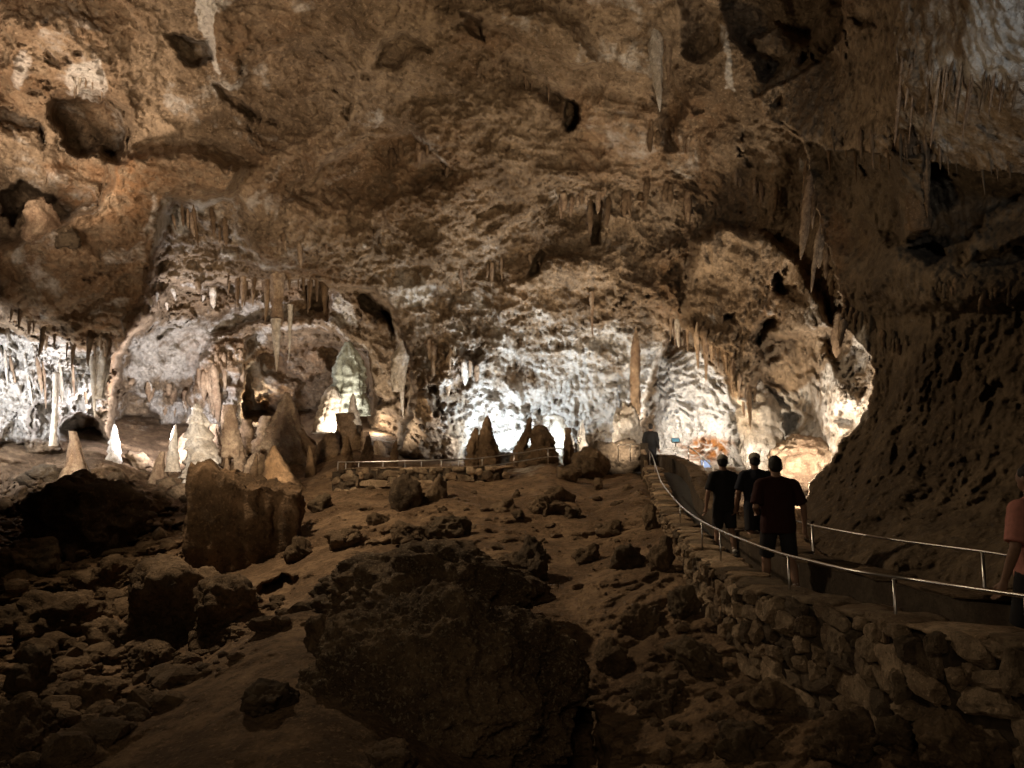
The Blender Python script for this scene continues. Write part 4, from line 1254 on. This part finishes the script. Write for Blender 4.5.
def person(loc, rz, H_, label, shirt, shorts, hair, cap=None, long=False, stride=.1, arms=((.06, .05), (.06, .05)), head_turn=0.0, wide=1.0, group=None, shoe=(.08, .07, .06)):
    k_ = H_ / 1.75
    root = thing('person', loc, label, 'person', group, rz)
    root.scale = (k_, k_, k_)
    w = wide
    body = MB()
    # trunk, neck
    rings(body, [(0, 0, .84, .13 * w, .10), (0, 0, .93, .165 * w, .115), (0, 0, 1.06, .145 * w, .10), (0, .005, 1.22, .165 * w, .11), (0, 0, 1.34, .165 * w, .10), (0, -.005, 1.42, .11, .075), (0, 0, 1.47, .06, .058), (0, .012, 1.56, .055, .056)])
    # head with face
    hm = Matrix.Rotation(head_turn, 3, 'Z')
    hc = Vector((0, .02, 1.635))
    ell(body, hc, (.076, .095, .112), hm, 18)
    ell(body, hc + hm @ Vector((0, .035, -.055)), (.055, .055, .055), hm)
    ell(body, hc + hm @ Vector((0, .098, -.012)), (.013, .020, .022), hm, 10)     # nose
    for s_ in (-1, 1):
        ell(body, hc + hm @ Vector((s_ * .078, -.008, -.01)), (.010, .020, .032), hm, 10)      # ears
        ell(body, hc + hm @ Vector((s_ * .032, .080, .012)), (.016, .012, .012), hm, 10)      # brows and lids
    ell(body, hc + hm @ Vector((0, .088, -.055)), (.024, .010, .009), hm, 10)      # lips
    # legs
    legs = []
    for s_, st_ in ((-1, stride), (1, -stride)):
        hip = Vector((s_ * .09 * w, 0, .90))
        knee = Vector((s_ * .10 * w, .5 * st_ + .035, .49))
        ank = Vector((s_ * .10 * w, st_ - (.05 if st_ < 0 else .0), .085 + (.03 if st_ < 0 else 0)))
        legs.append((hip, knee, ank, st_))
        body.tube([hip, hip.lerp(knee, .5), knee, knee.lerp(ank, .3) + Vector((0, -.015, 0)), knee.lerp(ank, .75), ank], [.088, .074, .055, .058, .040, .036], 14)
        body.tube([ank + Vector((0, -.03, -.03)), ank + Vector((0, .06, -.045)), ank + Vector((0, .17, -.06))], [.038, .036, .028], 12)
    # arms
    elb = []
    for s_, (out, fw_) in zip((-1, 1), arms):
        sh = Vector((s_ * .185 * w, 0, 1.405))
        el = sh + Vector((s_ * (out + .03), -.02 - fw_ * .1, -.29))
        wr = el + Vector((s_ * out * .25, fw_ + .04, -.245))
        if fw_ > .2:
            wr = el + Vector((-s_ * .10, .22, -.06))
        elb.append((sh, el, wr))
        body.tube([Vector((s_ * .03, 0, 1.45)), Vector((s_ * .11 * w, 0, 1.415)), sh], [.045, .050, .05], 12)
        body.tube([Vector((s_ * .10 * w, 0, 1.38)), sh, sh.lerp(el, .5), el, el.lerp(wr, .35), wr], [.062, .056, .047, .039, .038, .026], 12)
        hand(body, wr, wr - el, s_, Vector((0, 1, 0)) if fw_ <= .2 else Vector((0, 0, 1)))
    b = remesh(body.build('body', SKIN, root), .0075, 3)
    # shirt
    sm = MB()
    rings(sm, [(0, 0, .80, .185 * w, .135), (0, 0, .92, .19 * w, .138), (0, 0, 1.06, .178 * w, .125), (0, .005, 1.22, .19 * w, .13), (0, 0, 1.34, .190 * w, .120), (0, -.005, 1.41, .15, .095), (0, 0, 1.46, .085, .075), (0, .004, 1.49, .068, .066)])
    for (sh, el, wr), s_ in zip(elb, (-1, 1)):
        e_ = sh.lerp(el, .82)
        ell(sm, sh + Vector((-s_ * .012, 0, -.006)), (.076, .078, .074))
        sm.tube([Vector((s_ * .035, -.005, 1.455)), Vector((s_ * .11 * w, -.005, 1.425)), sh + Vector((0, 0, -.005))], [.055, .062, .070], 14)
        sm.tube([sh, sh.lerp(el, .4), e_, e_ + (e_ - sh) * .05], [.074, .074, .080, .078], 14)
        if long:
            sm.tube([e_, el, el.lerp(wr, .5), el.lerp(wr, .93)], [.066, .056, .052, .042], 14)
    folds(remesh(sm.build('shirt', shirt, root), .010, 5), .022)
    # shorts or trousers
    pm = MB()
    rings(pm, [(0, 0, .83, .15 * w, .12), (0, 0, .90, .176 * w, .128), (0, 0, 1.0, .165 * w, .115)])
    for hip, knee, ank, st_ in legs:
        if long == 'trousers' or shorts.get('long'):
            pm.tube([hip + Vector((0, 0, .02)), hip.lerp(knee, .5), knee, knee.lerp(ank, .5), ank + Vector((0, 0, .02))], [.108, .095, .076, .068, .062], 16)
        else:
            pm.tube([hip + Vector((0, 0, .02)), hip.lerp(knee, .5), hip.lerp(knee, .93)], [.108, .100, .094], 16)
    remesh(pm.build('trousers' if shorts.get('long') else 'shorts', shorts['mat'], root), .011, 4)

    # shoes and socks
    for hip, knee, ank, st_ in legs:
        q = MB()
        q.tube([ank + Vector((0, -.075, -.042)), ank + Vector((0, -.03, -.03)), ank + Vector((0, .06, -.045)), ank + Vector((0, .15, -.055)), ank + Vector((0, .205, -.06))], [.03, .047, .046, .042, .026], 14)
        q.tube([ank + Vector((0, -.02, -.03)), ank + Vector((0, -.015, .03))], [.045, .044], 14)
        remesh(q.build('shoe', plain('shoe_leather', shoe, rough=.6), root), .009, 3)
        if not shorts.get('long'):
            q = MB()
            q.tube([ank + Vector((0, -.01, .02)), ank.lerp(knee, .12), ank.lerp(knee, .25)], [.042, .043, .046], 14)
            remesh(q.build('sock', plain('white_sock', (.6, .58, .54), rough=.9), root), .009, 2)
    # hair
    hr = MB()
    ell(hr, hc + hm @ Vector((0, -.022, .026)), (.084, .094, .100), hm, 18)
    ell(hr, hc + hm @ Vector((0, -.045, -.02)), (.074, .065, .07), hm, 14)
    folds(remesh(hr.build('hair', hair, root), .008, 1), .035)
    if cap:
        cm = MB()
        ell(cm, hc + hm @ Vector((0, -.008, .050)), (.090, .108, .082), hm, 18)
        cm.tube([hc + hm @ Vector((0, .06, .052)), hc + hm @ Vector((0, .13, .044)), hc + hm @ Vector((0, .175, .036))], [.05, .04, .02], 12)
        remesh(cm.build('cap', cap, root), .010, 3)
    return root


BLACK = cloth('black_cotton', (.022, .021, .022))
NAVY = cloth('dark_navy_cotton', (.020, .022, .032))
MAROON = cloth('maroon_cotton', (.038, .013, .012))
PINK = cloth('faded_pink_cotton', (.62, .27, .22))
DSH = cloth('dark_shorts_cloth', (.028, .026, .028))
GREYCAP = cloth('grey_beige_cap_cloth', (.34, .31, .26))
DHAIR = plain('dark_hair', (.018, .013, .010), rough=.7)
GHAIR = plain('grey_hair', (.22, .19, .16), rough=.7)


def walker(u, d, *a, dz=0.0, **kw):
    p = at(u, 500, d)
    return person((p.x, p.y, pathz(d) + dz), *a, **kw)


walker(724, 12.6, .10, 1.72, 'person in a black t-shirt, dark shorts and pale cap, walking leftmost of the three', BLACK, {'mat': DSH}, DHAIR, GREYCAP, stride=.12, arms=((.07, .02), (.05, .10)), head_turn=-.15)
walker(756, 12.2, -.12, 1.76, 'person in dark navy shirt and pale cap, walking in the middle of the three', NAVY, {'mat': DSH}, DHAIR, GREYCAP, stride=-.16, arms=((.06, .12), (.05, .30)), head_turn=.25, wide=1.06)
walker(777, 9.6, .05, 1.79, 'dark haired person in a maroon shirt, nearest of the three walking up the path', MAROON, {'mat': DSH}, DHAIR, None, stride=.18, wide=1.16, arms=((.05, .30), (.08, .0)), head_turn=-.1)
walker(652, 26.6, -.5, 1.80, 'lone dark person standing at the top of the path before the bright rock', BLACK, {'mat': BLACK, 'long': True}, DHAIR, None, stride=.03, long=True, arms=((.03, .02), (.03, .05)), head_turn=.3)
walker(1034, 5.8, .35, 1.76, 'person in a faded pink shirt cut by the right edge between the two handrails', PINK, {'mat': DSH}, DHAIR, None, stride=.12, arms=((.06, .05), (.06, .05)))
# ------------------------------------------------------------------ camera, lamps, world
cam = bpy.data.cameras.new('camera')
cam.sensor_width = 36
cam.lens = 36 * F / W
cam.clip_end = 400
cam.clip_start = .05
co = bpy.data.objects.new('camera', cam)
COL.objects.link(co)
co.location = (0, 0, CZ)
co.rotation_euler = (math.pi / 2 + TH, 0, 0)
SC.camera = co


def lamp(p, target, power, col, spread=150, rad=.25, blend=.8):
    if spread is None:
        l = bpy.data.lights.new('cave_lamp', 'POINT')
    else:
        l = bpy.data.lights.new('cave_lamp', 'SPOT')
        l.spot_size = math.radians(spread)
        l.spot_blend = blend
    l.energy = power
    l.color = col
    l.shadow_soft_size = rad
    o = bpy.data.objects.new('cave_lamp', l)
    COL.objects.link(o)
    o.location = p
    if target is not None:
        o.rotation_euler = (Vector(target) - Vector(p)).to_track_quat('-Z', 'Y').to_euler()
    return o


def nook(u, v, off):
    return at(u, v, depth(u, v) - off)


WARM, AMB, COOL, NEUT = (1, .77, .51), (1, .66, .38), (.80, .90, 1), (1, .89, .75)
PINK_ = (1, .80, .62)
# upper left: floodlights hidden behind the high ledge
lamp(at(-30, 250, 22.0), at(80, 30, 25), 3200, PINK_, 92, .3)
lamp(at(70, 196, 24.4), at(80, 150, 26), 260, PINK_, 150, .2)
lamp(at(10, 244, 22.5), at(45, 226, 24.5), 160, PINK_, 100, .2)
lamp((-9, 6, 2.5), at(120, 50, 25), 11500, PINK_, 52, 1.0)  # front flood off to the left, evens out the ledge shadows
# floor floodlights washing the roof
lamp((-10, 9, .5), (-5, 25, 15), 3400, WARM, 95, .6)
lamp((2.6, 4.5, 2.6), (-4, 26, 15.5), 7000, WARM, 58, .8)  # added front fill in open air, softens the roof's shadows
lamp(at(430, 462, 28.0), at(430, 120, 28), 800, WARM, 140, .5)
lamp(at(600, 452, 28.0), at(640, 160, 28), 1500, WARM, 140, .5)
lamp(at(700, 466, 25.5), at(720, 230, 26), 1100, WARM, 130, .4)
# the bright centre wall
lamp(nook(503, 446, 2.2), at(503, 385, 36), 1700, (.70, .85, 1), 170, .15)
lamp(at(470, 452, 30.0), at(470, 330, 35), 650, (.86, .92, 1), 160, .2)
lamp(at(562, 436, 29.4), at(556, 430, 31), 380, (.72, .88, 1), 170, .15)
lamp(at(590, 452, 30.5), at(600, 350, 35), 500, NEUT, 160, .2)
# pale curtain on the left
lamp(at(-30, 425, 28.5), at(30, 380, 33), 2300, (.88, .92, 1), 170, .2)
lamp(at(70, 450, 28.5), at(80, 380, 33), 700, NEUT, 170, .2)
# inside the arch
lamp(at(165, 440, 33.0), at(165, 340, 39), 5400, (.95, .93, 1), 170, .2)
lamp(at(208, 472, 25.0), at(202, 442, 33.5), 5200, NEUT, 42, .2)
lamp(nook(122, 488, 1.4), at(113, 445, 33.5), 70, NEUT, 120, .1)
lamp(nook(256, 415, 1.6), at(262, 370, 41), 500, WARM, 170, .2)
lamp(at(345, 430, 36.6), at(340, 360, 41), 900, NEUT, 170, .2)
lamp(at(262, 478, 23.5), at(300, 380, 37), 2600, WARM, 62, .3)
lamp(nook(378, 428, 1.0), None, 160, NEUT, None, .1)
lamp(at(396, 452, 31.5), at(402, 380, 33.5), 480, NEUT, 120, .1)
# right alcove
lamp(at(672, 440, 31.5), at(700, 390, 37), 800, NEUT, 170, .15)
lamp(at(742, 468, 25.6), at(735, 400, 32), 260, NEUT, 170, .15)
lamp(at(621, 450, 28.6), at(632, 430, 33), 260, NEUT, 130, .1)
lamp(at(790, 486, 20.3), at(800, 370, 26), 1600, NEUT, 170, .15)
lamp(at(824, 428, 19.4), at(858, 360, 21), 330, NEUT, 170, .1)
lamp(at(662, 432, 31.0), at(680, 385, 36), 420, (.70, .84, 1), 150, .15)
# grey light from a floodlight behind the path on the right
lamp((5.0, 1.0, 6.0), at(1010, -20, 10), 1500, (.86, .93, 1), 52, .6, 1.0)
lamp((-6, 1, 3.0), at(900, 250, 14), 120, WARM, 100, .5)
# added fill from mid air, standing for roof bounce on mound and parapet
lamp(at(150, 120, 18), at(450, 515, 20), 4800, WARM, 120, .4)
lamp((-1.0, -4, 5.5), at(400, 650, 9), 460, WARM, 62, 1.6)  # added front fill from behind the camera for the dark boulder
lamp((1.6, 9.5, 1.4), at(860, 70, 15), 900, WARM, 62, .4, 1.0)  # warm wash from over the slope up to the roof slab

w = bpy.data.worlds.new('World')
SC.world = w
w.use_nodes = True
w.node_tree.nodes['Background'].inputs[0].default_value = (.6, .42, .25, 1)
w.node_tree.nodes['Background'].inputs[1].default_value = .010
vs = SC.view_settings
vs.view_transform = 'Standard'
vs.look = 'None'
vs.exposure = 0
vs.gamma = 1
c = SC.cycles
c.use_denoising = True
c.denoiser = 'OPENIMAGEDENOISE'
c.denoising_prefilter = 'FAST'
c.max_bounces = 5
c.diffuse_bounces = 3
c.glossy_bounces = 2
c.caustics_reflective = c.caustics_refractive = False
c.use_light_tree = True
